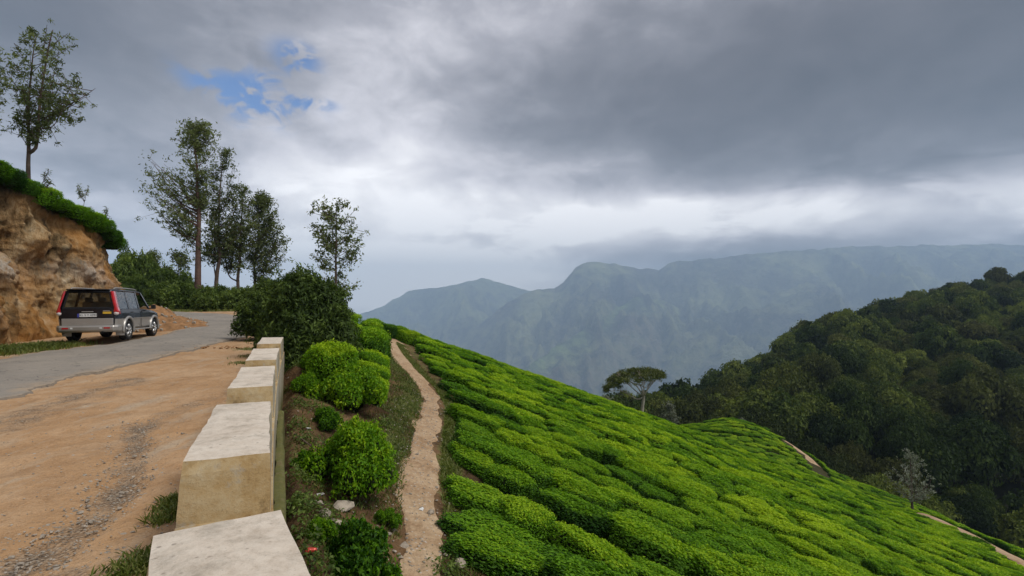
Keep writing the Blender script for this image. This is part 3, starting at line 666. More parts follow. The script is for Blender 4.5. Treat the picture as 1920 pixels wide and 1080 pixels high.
# ------------------------------------------------------------------ parapet: blocks on a low wall
def top_z(y): return np.interp(y, [0, 8, 11.3, 13.4, 16], [.70, .70, .85, .93, 1.0])
def build_parapet():
    root = thing('parapet_wall', (-3.2, 7, 0), 'cream cement parapet of spaced blocks edging the lay-by', 'parapet wall')
    inv = -np.array([-3.2, 7, 0.])
    yy = np.linspace(-.3, 13.45, 150); o = np.stack([Xw(yy), yy], 1)
    k = np.ones(9)/9; ox = np.convolve(np.pad(o[:, 0], 4, mode='edge'), k, 'valid'); ox[:4] = o[:4, 0]; ox[-4:] = o[-4:, 0]; o[:, 0] = ox
    T = unit(np.gradient(o, axis=0)); Lf = np.stack([-T[:, 1], T[:, 0]], 1)           # towards the road
    W = .50
    tz = top_z(yy)
    # low wall: a prism swept along the line, its outer face going down to the footing
    prof = [(-.018, -1.35, 1), (-.018, -.75, 1), (-.018, -.30, .9), (-.018, -.06, .3), (-.018, -.402, .1)]
    zl = tz-.40
    ring = []
    for i in range(150):
        out = o[i]-Lf[i]*.02; inn = o[i]+Lf[i]*(W+.03); r = []
        zf = float(z_low(out[0]+.4, out[1]))-.5
        for q in np.linspace(0, 1, 9): r.append((out[0], out[1], zf+(zl[i]-zf)*q))
        for q in np.linspace(.15, .85, 6): m = out+(inn-out)*q; r.append((m[0], m[1], zl[i]+.012))
        for q in np.linspace(0, 1, 5): r.append((inn[0], inn[1], zl[i]-(zl[i]-zl[i]+.75)*q))
        ring.append(r)
    Rg = np.array(ring); n, kk = Rg.shape[:2]
    nz = .010*fbm(Rg[..., 0]*5, Rg[..., 1]*5, Rg[..., 2]*5, 3, 91); Rg[..., 2] += nz*.6
    moss = np.zeros((n, kk)); moss[:, :9] = np.linspace(.95, .15, 9)[None]+.25*fbm(yy*1.1, 0, 0, 3, 92)[:, None]; moss[:, 9:] = .0
    V = Rg.reshape(-1, 3)+inv; F = grid_faces(n, kk)
    V = np.vstack([V]); Fl = [list(f) for f in F[:, ::-1]]; Fl.append(list(range(kk))); Fl.append([(n-1)*kk+i for i in range(kk-1, -1, -1)])
    fm = [0 if (j % (kk-1)) < 8 else 1 for j in range(len(F))]+[1, 1]
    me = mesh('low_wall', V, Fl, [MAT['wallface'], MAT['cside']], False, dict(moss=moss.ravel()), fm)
    link('low_wall', me, root)
    # mossy ledge along the foot of the outer face
    sel = np.where((yy > 2.2) & (yy < 9.5))[0]; ring = []
    for i in sel:
        a = o[i]-Lf[i]*.022; b = o[i]-Lf[i]*(.12+.012*math.sin(yy[i]*1.3)); z = zl[i]-.60; zf = float(z_low(b[0]+.3, b[1]))-.4
        ring.append([(a[0], a[1], z), (.5*(a+b)[0], .5*(a+b)[1], z+.012), (b[0], b[1], z-.01), (b[0], b[1], z-.12), (b[0]+.02, b[1], zf)])
    Rg = np.array(ring); n, kk = Rg.shape[:2]; Rg += .012*np.dstack([fbm(Rg[..., 0]*6, Rg[..., 1]*6, Rg[..., 2]*6, 3, 93+q) for q in range(3)])
    link('ledge', mesh('ledge', Rg.reshape(-1, 3)+inv, grid_faces(n, kk), MAT['wallface'], True, dict(moss=np.full(n*kk, .74))), root)
    # blocks
    for bi, (y0, y1) in enumerate(((.55, 2.43), (3.40, 5.33), (6.36, 8.45), (9.15, 10.9), (11.75, 13.35))):
        ny, nx, nzv = 18, 7, 6
        m = bmesh.new(); rows = {}
        def pt(a, b, c):
            y = y0+(y1-y0)*a; x = float(np.interp(y, yy, o[:, 0])); t = np.array([np.interp(y, yy, T[:, 0]), np.interp(y, yy, T[:, 1])]); l = np.array([-t[1], t[0]])
            z1 = float(top_z(y)); z0 = z1-.42
            bat = .035*(1-c)                                            # faces lean in a little
            a_off = (-bat if a == 0 else bat if a == 1 else 0)
            p = np.array([x, y])+l*(W*b+(-bat*.2 if b == 0 else bat if b == 1 else 0))+t*a_off
            return np.array([p[0], p[1], z0+(z1-z0)*c])
        A = np.linspace(0, 1, ny); B = np.linspace(0, 1, nx); Cc = np.linspace(0, 1, nzv)
        # a box made of six grids, edges worn by noise, corners eased
        verts = {}; faces = []; fmat = []
        def vid(a, b, c):
            key = (round(a, 4), round(b, 4), round(c, 4))
            if key not in verts:
                p = pt(a, b, c)
                ea = min(a, 1-a)*(y1-y0); eb = min(b, 1-b)*W; ec = (1-c)*.42
                e = sorted((ea, eb, ec))
                if e[1] < 1e-6:                                         # on an edge: chip it
                    q = .012+.016*max(0, float(fbm(p[0]*9, p[1]*9, p[2]*9, 3, 5)))
                    ctr = pt(.5, .5, .5); dd = ctr-p; p = p+dd/np.linalg.norm(dd)*q
                p = p+.005*np.array([float(fbm(p[0]*7, p[1]*7, p[2]*7, 2, 7+j)) for j in range(3)])
                verts[key] = (len(verts), p+inv)
            return verts[key][0]
        for i in range(ny-1):
            for j in range(nx-1): faces.append((vid(A[i], B[j], 1), vid(A[i+1], B[j], 1), vid(A[i+1], B[j+1], 1), vid(A[i], B[j+1], 1))); fmat.append(0)
            for k_ in range(nzv-1):
                faces.append((vid(A[i], 0, Cc[k_]), vid(A[i+1], 0, Cc[k_]), vid(A[i+1], 0, Cc[k_+1]), vid(A[i], 0, Cc[k_+1]))); fmat.append(2)
                faces.append((vid(A[i], 1, Cc[k_+1]), vid(A[i+1], 1, Cc[k_+1]), vid(A[i+1], 1, Cc[k_]), vid(A[i], 1, Cc[k_]))); fmat.append(1)
        for j in range(nx-1):
            for k_ in range(nzv-1):
                faces.append((vid(0, B[j], Cc[k_+1]), vid(0, B[j+1], Cc[k_+1]), vid(0, B[j+1], Cc[k_]), vid(0, B[j], Cc[k_]))); fmat.append(1)
                faces.append((vid(1, B[j], Cc[k_]), vid(1, B[j+1], Cc[k_]), vid(1, B[j+1], Cc[k_+1]), vid(1, B[j], Cc[k_+1]))); fmat.append(1)
        V = np.array([v[1] for v in sorted(verts.values(), key=lambda q: q[0])])
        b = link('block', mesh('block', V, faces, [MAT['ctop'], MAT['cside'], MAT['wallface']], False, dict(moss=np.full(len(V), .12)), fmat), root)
build_parapet()

# ================================================================== plants
def dome(rng, n, a, b, h, flat=.46, low=.06):
    """points and normals on a flat-topped dome"""
    th = rng.uniform(0, 2*np.pi, n); q = rng.uniform(0, 1, n)
    # q<flat -> on the table, else on the flank
    r = np.where(q < flat, np.sqrt(rng.uniform(0, 1, n))*.86, 0); fl = q >= flat
    ph = rng.uniform(0, 1, n); r = np.where(fl, .86+.14*np.sin(ph*np.pi/2)+.0, r); z = np.where(fl, 1-.13-(1-low-.13)*ph**1.1, 1-.13*(r/.86)**2.5)
    r = np.where(fl & (ph > .55), r-.18*(ph-.55)/.45, r)
    wob = 1+.10*np.sin(th*3+rng.uniform(0, 6))+.06*np.sin(th*5+rng.uniform(0, 6))
    lump = .055*fbm(r*np.cos(th)*a*2.6+17, r*np.sin(th)*b*2.6, 0, 3, int(rng.integers(1000)))
    P = np.stack([r*np.cos(th)*a*wob, r*np.sin(th)*b*wob, h*z+lump], 1)
    N = np.where(fl[:, None], np.stack([np.cos(th)*.9, np.sin(th)*.9, .25+.6*(1-ph)], 1), np.stack([.35*np.cos(th)*r, .35*np.sin(th)*r, np.ones(n)], 1))
    return P, unit(N), fl
def tea_foliage(seed, n, L, a=.66, b=.62, h=.78):
    rng = np.random.default_rng(seed); P, N, fl = dome(rng, n, a, b, h)
    P = P+rng.normal(size=(n, 3))*np.array([.02, .02, .022])-N*(rng.uniform(0, 1, n)**1.5*.13)[:, None]
    Nn = unit(N*1.0+rng.normal(size=(n, 3))*.55+np.array([0, 0, .35]))
    young = (~fl)*rng.uniform(0, 1, n)
    up = young > .66
    T = rng.normal(size=(n, 3)); T[up] = T[up]*.5+np.array([0, 0, 1.3]); P[up, 2] += L*.35
    Ls = L*rng.uniform(.65, 1.25, n); V, F = leaf_quads(P, Nn, Ls, Ls*rng.uniform(.36, .5, n), rng, T=T)
    tint = np.where(fl, rng.uniform(0, .5, n)*np.clip(P[:, 2]/h+.25, .5, 1), .30+.5*rng.uniform(0, 1, n)); tint = np.where(up, rng.uniform(.7, 1., n), tint)
    return mesh('foliage', V, F, MAT['tea'], False, dict(tint=np.repeat(tint, 4)))
def tea_core(seed, a=.66, b=.62, h=.78):  # solid dark dome added inside the leaves to block the view through
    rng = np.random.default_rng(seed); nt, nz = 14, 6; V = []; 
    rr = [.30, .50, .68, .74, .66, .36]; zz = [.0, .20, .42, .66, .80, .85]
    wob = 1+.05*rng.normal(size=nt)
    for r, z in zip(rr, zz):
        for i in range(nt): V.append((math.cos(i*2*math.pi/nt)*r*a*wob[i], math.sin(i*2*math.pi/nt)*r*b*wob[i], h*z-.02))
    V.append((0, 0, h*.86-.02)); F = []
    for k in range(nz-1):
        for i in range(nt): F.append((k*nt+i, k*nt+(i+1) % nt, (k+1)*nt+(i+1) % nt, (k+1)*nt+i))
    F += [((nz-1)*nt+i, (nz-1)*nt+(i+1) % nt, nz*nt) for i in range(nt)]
    return mesh('dark_core', np.array(V), F, MAT['teacore'], True)
def stems(seed, n=7, h=.5, spread=.35, mat='bark', r=.014):
    rng = np.random.default_rng(seed); b = MB()
    for i in range(n):
        a = rng.uniform(0, 6.28); q = spread*rng.uniform(.2, 1); p0 = np.array([math.cos(a)*.08, math.sin(a)*.08, -.1]); p2 = np.array([math.cos(a)*q, math.sin(a)*q, h*rng.uniform(.7, 1)])
        b.tube([p0, (p0+p2)/2+rng.normal(size=3)*.03, p2], [r, r*.8, r*.5], 5)
    return mesh('stems', np.concatenate(b.v), b.f, MAT[mat], True)
NEAR = [(tea_foliage(100+i, 9000, .062), tea_core(100+i)) for i in range(6)]
MIDB = [(tea_foliage(200+i, 3600, .088), tea_core(200+i)) for i in range(5)]
FARB = [(tea_foliage(300+i, 1000, .15), tea_core(300+i)) for i in range(5)]
STEMS = [stems(10+i) for i in range(3)]
def tea_bush(loc, rot, scale, lod, k, label, group, stem=False, name='tea_bush'):
    root = link(name, None, None, loc, rot, scale); tag(root, label, 'tea bush', group)
    f, c = lod[k % len(lod)]
    link('foliage', f, root); link('dark_core', c, root)
    if stem: link('stems', STEMS[k % 3], root)
    return root
def slope_rot(x, y, yaw, zf=z_plane, k=1.0):
    e = .6; gx = float(zf(x+e, y)-zf(x-e, y))/(2*e); gy = float(zf(x, y+e)-zf(x, y-e))/(2*e)
    n = Vector((-gx*k, -gy*k, 1)).normalized(); q = Vector((0, 0, 1)).rotation_difference(n)
    return (q @ Euler((0, 0, yaw)).to_quaternion()).to_euler()

# ------------------------------------------------------------------ the tea field: rows run down the slope
def build_tea():
    rng = np.random.default_rng(12); rd = np.array([1, -.30]); rd /= np.linalg.norm(rd); rp = np.array([-rd[1], rd[0]])
    yaw0 = math.atan2(rd[1], rd[0]); cand = []
    for r in np.arange(-2, 95, 1.06):
        s = -20+rng.uniform(0, 1); started = False
        while s < 95:
            ln = rng.uniform(.8, 1.9); s += ln*.78
            p = rd*s+rp*(r+1.0*float(fbm(s*.17, r*.30, 0, 3, 55))+rng.normal()*.14)
            x, y = p
            if y < 3 or x > 88 or y > 92: continue
            if rng.uniform() < .035: continue
            off = x-Xp(y)
            if y < 33 and not started:
                if off < .22+.16*sstep(9, 14, y)+ln*.42+.2*rng.uniform()+.9*sstep(16, 25, y): s -= ln*.80-.12; continue
                started = True
            if y >= 33 and x < -8: continue
            u = x/y
            if u > 1.35 or u < -.34: continue
            if y < 33 and y > 29 and off < 1.3: continue
            cand.append((x, y, ln, s, r))
    cand = np.array(cand)
    for fp, w in ((FP2, 1.45), (FP3, 1.3), (FP4, 1.2)):
        cand = cand[polydist(cand[:, 0], cand[:, 1], fp) > w]
    cand = cand[polydist(cand[:, 0], cand[:, 1], FP2-np.array([.9, 1.3, 0])) > 1.25]; cand = cand[polydist(cand[:, 0], cand[:, 1], FP3-np.array([.8, 1.6, 0])) > 1.3]
    z = z_plane(cand[:, 0], cand[:, 1])
    # keep what the camera can see over the crest
    ok = np.ones(len(cand), bool)
    for i, (x, y, ln, s, r) in enumerate(cand):
        P0 = np.array([x, y, z[i]+.9]); t = np.linspace(.15, .97, 50)[:, None]; Q = np.array([0, 0, EYE])*(1-t)+P0*t
        if np.any(z_plane(Q[:, 0], Q[:, 1])+.15 > Q[:, 2]) and y > 25: ok[i] = False
    cand = cand[ok]; z = z[ok]
    # size in the picture decides which are built one by one
    vis = np.abs(cand[:, 0]/cand[:, 1]) < 1.05; pyy = HY+FPX*(EYE-z-.8)/cand[:, 1]
    score = np.where(vis & (pyy < 1100), 1/cand[:, 1], 0); order = np.argsort(-score)
    pts = []; k = 0
    for rank, i in enumerate(order):
        x, y, ln, s, r = cand[i]; u = x/y
        if y < 9 and pyy[i] > 1350: continue
        sx = ln/1.32*1.08; sy = rng.uniform(.66, 1.0); sz = rng.uniform(.50, .80)
        yaw = yaw0+rng.normal()*.30+(math.pi if rng.uniform() < .5 else 0)
        rot = slope_rot(x, y, yaw, z_plane, .9)
        edge = (x-Xp(y)) < 2.0 and y < 33
        if edge: sz *= .85
        if rank < 292:
            lod = NEAR if y < 17 else MIDB
            if edge: lab, grp = 'tea bush with dark twiggy flank in the row lining the footpath', 'tea bushes lining the footpath'
            else:
                zn = ('in the nearest rows of the sloping field' if y < 11 else 'in the rows beside the middle of the footpath' if y < 18 and u < .25 else 'in the middle rows of the sloping field' if y < 18 else 'in the upper rows towards the skyline')
                lab, grp = 'low flat-topped tea bush '+zn, 'tea bushes '+zn
            tea_bush((x, y, z[i]-.06), rot, (sx, sy, sz), lod, int(rng.integers(99)), lab, grp, stem=edge)
        else: pts.append((x, y, z[i]-.06, *rot, sx, sy, sz))
    # the farther bushes: one object of instanced bushes
    pts = np.array(pts)
    src = bpy.data.collections.new('far_tea_source')
    for f, c in FARB+MIDB[:2]:
        V1 = np.empty(len(f.vertices)*3, np.float32); f.vertices.foreach_get('co', V1); V2 = np.empty(len(c.vertices)*3, np.float32); c.vertices.foreach_get('co', V2)
        F = [tuple(p.vertices) for p in f.polygons]; n = len(f.vertices); F2 = [tuple(q+n for q in p.vertices) for p in c.polygons]
        tv = np.empty(n, np.float32); f.attributes['tint'].data.foreach_get('value', tv)
        me = mesh('far_bush', np.vstack([V1.reshape(-1, 3), V2.reshape(-1, 3)]), F+F2, [MAT['tea'], MAT['teacore']], False, dict(tint=np.append(tv, np.zeros(len(c.vertices)))), [0]*len(F)+[1]*len(F2))
        src.objects.link(bpy.data.objects.new('far_bush', me))
    scatter('tea_plantation', pts, src, 'mass of small tea bushes covering the far field slope')
def scatter(name, pts, src, label):
    me = bpy.data.meshes.new(name); me.from_pydata([tuple(p[:3]) for p in pts], [], [])
    for nm, a in (('rot', pts[:, 3:6]), ('scl', pts[:, 6:9])):
        t = me.attributes.new(nm, 'FLOAT_VECTOR', 'POINT'); t.data.foreach_set('vector', np.ascontiguousarray(a, np.float32).ravel())
    o = tag(link(name, me), label, None, None, 'stuff')
    ng = bpy.data.node_groups.new(name, 'GeometryNodeTree')
    ng.interface.new_socket('Geometry', in_out='INPUT', socket_type='NodeSocketGeometry'); ng.interface.new_socket('Geometry', in_out='OUTPUT', socket_type='NodeSocketGeometry')
    N = ng.nodes; Lk = ng.links
    gi = N.new('NodeGroupInput'); go = N.new('NodeGroupOutput'); ip = N.new('GeometryNodeInstanceOnPoints'); ci = N.new('GeometryNodeCollectionInfo')
    ci.inputs['Collection'].default_value = src; ci.inputs['Separate Children'].default_value = True; ci.inputs['Reset Children'].default_value = True
    ip.inputs['Pick Instance'].default_value = True
    ar = N.new('GeometryNodeInputNamedAttribute'); ar.data_type = 'FLOAT_VECTOR'; ar.inputs[0].default_value = 'rot'
    as_ = N.new('GeometryNodeInputNamedAttribute'); as_.data_type = 'FLOAT_VECTOR'; as_.inputs[0].default_value = 'scl'
    e2r = N.new('FunctionNodeEulerToRotation'); rv = N.new('FunctionNodeRandomValue'); rv.data_type = 'INT'
    rv.inputs[4].default_value = 0; rv.inputs[5].default_value = max(0, len(src.objects)-1)
    Lk.new(gi.outputs[0], ip.inputs['Points']); Lk.new(ci.outputs[0], ip.inputs['Instance']); Lk.new(rv.outputs[2], ip.inputs['Instance Index'])
    Lk.new(ar.outputs[0], e2r.inputs[0]); Lk.new(e2r.outputs[0], ip.inputs['Rotation']); Lk.new(as_.outputs[0], ip.inputs['Scale']); Lk.new(ip.outputs[0], go.inputs[0])
    md = o.modifiers.new('scatter', 'NODES'); md.node_group = ng
    return o
build_tea()

# shrubs: a mound of lumps covered with leaves and arching shoots
def shrub_mesh(seed, n, L, lumps, mat, narrow=.32, shoots=40, top=1.0):
    rng = np.random.default_rng(seed); LP = []; LN = []; TT = []; b = MB()
    w = np.array([l[3]**2 for l in lumps]); w = w/w.sum()
    for (cx, cy, cz, r), k in zip(lumps, w):
        m = int(n*k); d = unit(rng.normal(size=(m, 3))); d[:, 2] = np.where(d[:, 2] < -.5, -d[:, 2], d[:, 2])
        rr = r*(1+.16*fbm(d[:, 0]*2.5+cx*3, d[:, 1]*2.5, d[:, 2]*2.5, 3, seed))*rng.uniform(.74, 1.06, m)
        P = np.array([cx, cy, cz])+d*rr[:, None]; LP.append(P); LN.append(d); TT.append(np.clip(rng.uniform(0, .75, m)+.2*vnoise(P[:, 0]*3, P[:, 1]*3, P[:, 2]*3, 2), 0, 1))
        for j in range(int(shoots*k*1.5)+1):
            dd = unit(rng.normal(size=3)+np.array([0, 0, .6])); s = np.array([cx, cy, cz])+dd*r*.55; e = np.array([cx, cy, cz])+dd*r*rng.uniform(1.1, 1.45)+np.array([0, 0, -.05*r])
            Pt = smooth_poly([s, (s+e)/2+np.array([0, 0, .08*r]), e], 8); b.tube(Pt, np.linspace(.012, .004, 8), 4, cap=False)
            q = 22; f = rng.uniform(.35, 1, q); P = np.stack([np.interp(f*7, np.arange(8), Pt[:, c]) for c in range(3)], 1)+rng.normal(size=(q, 3))*L*.35
            LP.append(P); LN.append(np.tile(dd, (q, 1))); TT.append(rng.uniform(.35, 1., q))
        b.tube([(cx*.2, cy*.2, -.1), (cx*.6, cy*.6, cz*.5), (cx, cy, cz)], [.05*r+.02, .04*r+.01, .02], 5, cap=False)
    P = np.concatenate(LP); N = np.concatenate(LN); t = np.concatenate(TT); ok = P[:, 2] > -.05; P, N, t = P[ok], N[ok], t[ok]; m = len(P)
    Ls = L*rng.uniform(.6, 1.3, m); V, F = leaf_quads(P, unit(N*.7+rng.normal(size=(m, 3))*.7+np.array([0, 0, .3])), Ls, Ls*narrow, rng, T=rng.normal(size=(m, 3))+N*.8+np.array([0, 0, -.1]))
    core = MB()  # solid dark cores added behind the leaves, joined to the real branches
    for (cx, cy, cz, r) in lumps:
        u = np.linspace(0, np.pi, 7); vv = np.linspace(0, 2*np.pi, 10)[:-1]; Vc = [(cx+.62*r*math.sin(a)*math.cos(q), cy+.62*r*math.sin(a)*math.sin(q), cz+.62*r*math.cos(a)) for a in u for q in vv]
        core.add(Vc, [(i*9+j, i*9+(j+1) % 9, (i+1)*9+(j+1) % 9, (i+1)*9+j) for i in range(6) for j in range(9)])
    return (mesh('foliage', V, F, MAT[mat], False, dict(tint=np.repeat(t, 4))), mesh('branches', np.concatenate(b.v+core.v), b.f+[[i+b.n for i in f] for f in core.f], MAT['teacore'], True))
def shrub(name, loc, meshes, label, group=None, rz=0., scale=(1, 1, 1), cat='shrub'):
    o = link(name, None, None, loc, (0, 0, rz), scale); tag(o, label, cat, group)
    link('foliage', meshes[0], o); link('branches', meshes[1], o); return o
# tea bushes between the wall and the footpath, each one told apart
def slope_bushes():
    lr = np.random.default_rng(44)
    def lumps(n, sp, z0, z1, r0, r1):
        out = []
        for _ in range(n): q = sp*math.sqrt(lr.uniform()); an = lr.uniform(0, 6.28); out.append((math.cos(an)*q, math.sin(an)*q, z0+(z1-z0)*(1-(q/sp)**1.6)*lr.uniform(.55, 1), lr.uniform(r0, r1)))
        return out
    lump_a = shrub_mesh(61, 9000, .075, lumps(18, .58, .16, .60, .11, .30), 'tea', .44, 90)
    lump_b = shrub_mesh(62, 17000, .055, lumps(30, .60, .18, .62, .11, .30), 'tea', .44, 80)
    lump_c = shrub_mesh(63, 17000, .058, [(x*1.25, y*.9, z*.72, r) for x, y, z, r in lumps(32, .60, .24, .60, .11, .28)], 'tea', .44, 60)
    for (px, py, w, h, dy, k, yaw, lab) in (              # foot of the bush in the photo, its width and height there
            (672, 1112, 165, 165, 1.1, 'a', .4, 'leafy tea bush nearest the camera, beside the parapet foot'),
            (662, 915, 158, 150, 1.3, 'b', .3, 'large rounded tea bush above the footpath with a bare twig beside it'),
            (648, 765, 140, 125, .9, 'c', -.35, 'broad flat-topped tea bush on the slope, overhanging a bare stem bank'),
            (600, 1010, 60, 55, 1., 'a', 2.4, 'sprawling young tea plant between the ledge and the near tea bush'),
            (575, 880, 46, 50, 1., 'a', 1.4, 'small leafy plant rooted close to the mossy ledge, above the rocks'),
            (612, 800, 60, 52, 1., 'a', 3.4, 'low sprawling plant on bare soil above the dead twig'),
            (722, 985, 52, 45, 1., 'a', 4.4, 'small ragged plant at the left edge of the lower footpath'),
            (575, 735, 60, 60, 1., 'c', 5.2, 'small tea plant hugging the wall near the dark shrub'),
            (692, 742, 56, 55, .9, 5, -.4, 'small tea bush at the lower corner of the slope, close to the footpath'),
            (618, 712, 90, 75, 1., 3, .2, 'tea bush tucked against the dark shrub at the end of the parapet'),
            (688, 692, 80, 80, 1.1, 4, -.5, 'tea bush with a long sloping top beside the upper footpath')):
        p = hit(z_low, px, py); s = p[1]/FPX
        if k in ('a', 'b', 'c'):
            shrub('tea_bush', (p[0], p[1], p[2]-.03), lump_a if k == 'a' else lump_b if k == 'b' else lump_c, lab, 'tea bushes between wall and footpath', yaw, (w*s/1.4, w*s/1.4*dy, h*s/.93), 'tea bush')
        else: tea_bush((p[0], p[1], p[2]-.03), slope_rot(p[0], p[1], yaw, z_low, .35), (w*s/1.32, w*s/1.3*dy, h*s/.84), NEAR, k, lab, 'tea bushes between wall and footpath', True)
    rng = np.random.default_rng(71); y = 13.6
    while y < 30:
        x0, x1 = Xw(y)+.9, min(Xp(y)-1.0, -.243*y-.62); x = x1-.1*rng.uniform()
        first = True
        while x > x0:
            z = float(z_low(x, y))
            lab, grp = ('tea bush with a twiggy underside along the upper left edge of the footpath', 'tea row on the upper left edge of the footpath') if first else ('tea bush covering the bank between dark shrub and upper footpath', 'tea on the bank above the footpath')
            tea_bush((x, y+rng.normal()*.1, z-.05), slope_rot(x, y, math.pi/2+.4+rng.normal()*.15, z_low, .8), (rng.uniform(.95, 1.25), rng.uniform(.9, 1.15), rng.uniform(.8, 1.2)), NEAR if y < 20 else MIDB, int(rng.integers(99)), lab, grp, first); x -= rng.uniform(1.05, 1.35); first = False
        y += rng.uniform(1.0, 1.3)
    for i, (px, d) in enumerate(((700, 29.0), (722, 30.2), (742, 30.8), (762, 30.6))):
        x = (px-CX)/FPX*d; z = float(z_low(x, d))
        tea_bush((x, d, z-.05), slope_rot(x, d, .1, z_low, .4), (1.1, .85, 1.05), NEAR, i, 'clipped tea bush in the short hedge closing the top of the footpath', 'short hedge at the top of the footpath', False)
slope_bushes()

# hedge of tea along the top of the earth bank
def bank_hedge():
    idx = [i for i in range(len(BANK)) if 9 < BANK[i, 1] < 26.6]; L = np.cumsum(np.r_[0, np.linalg.norm(np.diff(BANK, axis=0), axis=1)])
    s = L[idx[0]]; rng = np.random.default_rng(4); k = 0
    while s < L[idx[-1]]:
        i = int(np.argmin(np.abs(L-s)))
        for row, back in enumerate((-.45, .75)):
            p = bank_top(i, back); a = math.atan2(BANK[i+1, 1]-BANK[i, 1], BANK[i+1, 0]-BANK[i, 0])
            lab = 'tea bush overhanging the brow of the earth bank' if row == 0 else 'tea bush in the back row on top of the earth bank'
            tea_bush((p[0], p[1], p[2]-.22), (rng.normal()*.08, rng.normal()*.08-.0, a+rng.normal()*.2), (1.1, rng.uniform(.95, 1.2), rng.uniform(.72, .98)), NEAR, k, lab, 'tea hedge on the earth bank', False); k += 1
        s += .78
bank_hedge()

# ------------------------------------------------------------------ trees
def tree(name, base, env, trunk, r0, label, cat='tree', group=None, n_br=60, lv=9, n_leaf=16, L=.28, mat='oak', bark='bark', seed=1, clump=.30, up=.75, twig=.5, forks=(), droop=.2, narrow=.34, ydepth=1.0):
    """env: (height, left reach, right reach) rows; trunk: (height, sideways) rows; all in metres from the base"""
    rng = np.random.default_rng(seed); root = thing(name, base, label, cat, group)
    env = np.array(sorted(env)); trunk = np.array(sorted(trunk)); b = MB()
    def tx(z): return np.interp(z, trunk[:, 0], trunk[:, 1])
    H = env[-1, 0]; zz = np.linspace(-.3, H*.93, 22)
    wob = .012*H*fbm(zz*.6, seed, 0, 2, seed)*np.clip(zz/H, 0, 1)
    b.tube(np.stack([tx(zz), wob, zz], 1), r0*(1-.93*np.clip(zz/H, 0, 1)**.9)+r0*.35*np.exp(-np.clip(zz, 0, 9)/(.03*H)), 9)
    starts = []
    for (z0, pts, rr) in forks:                                     # extra stems
        P = smooth_poly(pts, 12); b.tube(P, np.linspace(rr, rr*.25, 12), 7)
        starts.append(P)
    LP = []; LN = []
    zb = env[0, 0]
    for i in range(n_br):
        for _ in range(20):
            zt = zb+(H-zb)*rng.uniform(0, 1); xl, xr = np.interp(zt, env[:, 0], env[:, 1]), np.interp(zt, env[:, 0], env[:, 2])
            if i < n_br*.09: zt = H*rng.uniform(.88, .99); xl, xr = np.interp(zt, env[:, 0], env[:, 1]), np.interp(zt, env[:, 0], env[:, 2]); break
            if rng.uniform() < .15+.85*(xr-xl)/np.max(env[:, 2]-env[:, 1]): break
        a = rng.uniform(0, 2*np.pi)
        ctr, hw = (xl+xr)/2, (xr-xl)/2
        q = rng.uniform(.45, 1)**.6
        tip = np.array([ctr+math.cos(a)*hw*q, math.sin(a)*hw*q*.85*ydepth, zt])
        reach = math.hypot(tip[0]-tx(zt), tip[1])
        z0 = max(zb*.72, zt-reach*up*rng.uniform(.7, 1.25)-.2); st = np.array([tx(z0), 0, z0])
        if len(starts) and rng.uniform() < .45:
            Pq = starts[int(rng.integers(len(starts)))]; j = int(rng.integers(4, len(Pq))); st = Pq[j]
            if st[2] > zt: st = Pq[max(0, j-4)]
        md = (st+tip)/2+np.array([0, 0, -.10*reach])+rng.normal(size=3)*.05*reach
        P = smooth_poly([st, md, tip], 9); rb = max(.012, r0*.30*(reach/max(1., H*.3))**.7*(1-.5*z0/H))
        b.tube(P, np.linspace(rb, .008, 9), 5, cap=False)
        for j in range(lv):
            f = 1-(j/lv)*.72*rng.uniform(.8, 1.1); c = P[min(8, int(f*8))]+rng.normal(size=3)*reach*.10
            sp = clump*rng.uniform(.6, 1.3)
            if rng.uniform() < twig:
                c2 = c+rng.normal(size=3)*np.array([1, 1, .7])*clump*1.3
                b.tube([P[min(8, int(f*8))], c2], [.012, .006], 3, cap=False); c = c2
            m = int(n_leaf*rng.uniform(.6, 1.3)); LP.append(c+rng.normal(size=(m, 3))*sp*np.array([.62, .62, .5])); LN.append(np.full(m, rng.uniform(0, 1)))
    P = np.concatenate(LP); ti = np.concatenate(LN); n = len(P)
    N = unit(rng.normal(size=(n, 3))+np.array([0, 0, .55])); T = rng.normal(size=(n, 3))+np.array([0, 0, -droop])
    Ls = L*rng.uniform(.6, 1.3, n); V, F = leaf_quads(P, N, Ls, Ls*narrow, rng, T=T)
    tn = np.clip(ti*.7+rng.uniform(0, .5, n), 0, 1)
    link('trunk', mesh('trunk', np.concatenate(b.v), b.f, MAT[bark], True), root)
    link('crown', mesh('crown', V, F, MAT[mat], False, dict(tint=np.repeat(tn, 4))), root)
    return root
def env_px(rows, bx, by, d):
    """photo outline rows (row, left, right) -> metres from the base at depth d"""
    k = d/FPX; return [((by-y)*k, (l-bx)*k, (r-bx)*k) for y, l, r in rows]
def trunk_px(rows, bx, by, d):
    k = d/FPX; return [((by-y)*k, (x-bx)*k) for y, x in rows]
def c4(rows): return [(210+y/2.77, 240+l/2.77, 240+r/2.77) for y, l, r in rows]
def c4t(rows): return [(210+y/2.77, 240+x/2.77) for y, x in rows]
def place(px, d, zf=z_up): x = (px-CX)/FPX*d; return np.array([x, d, float(zf(x, d))])
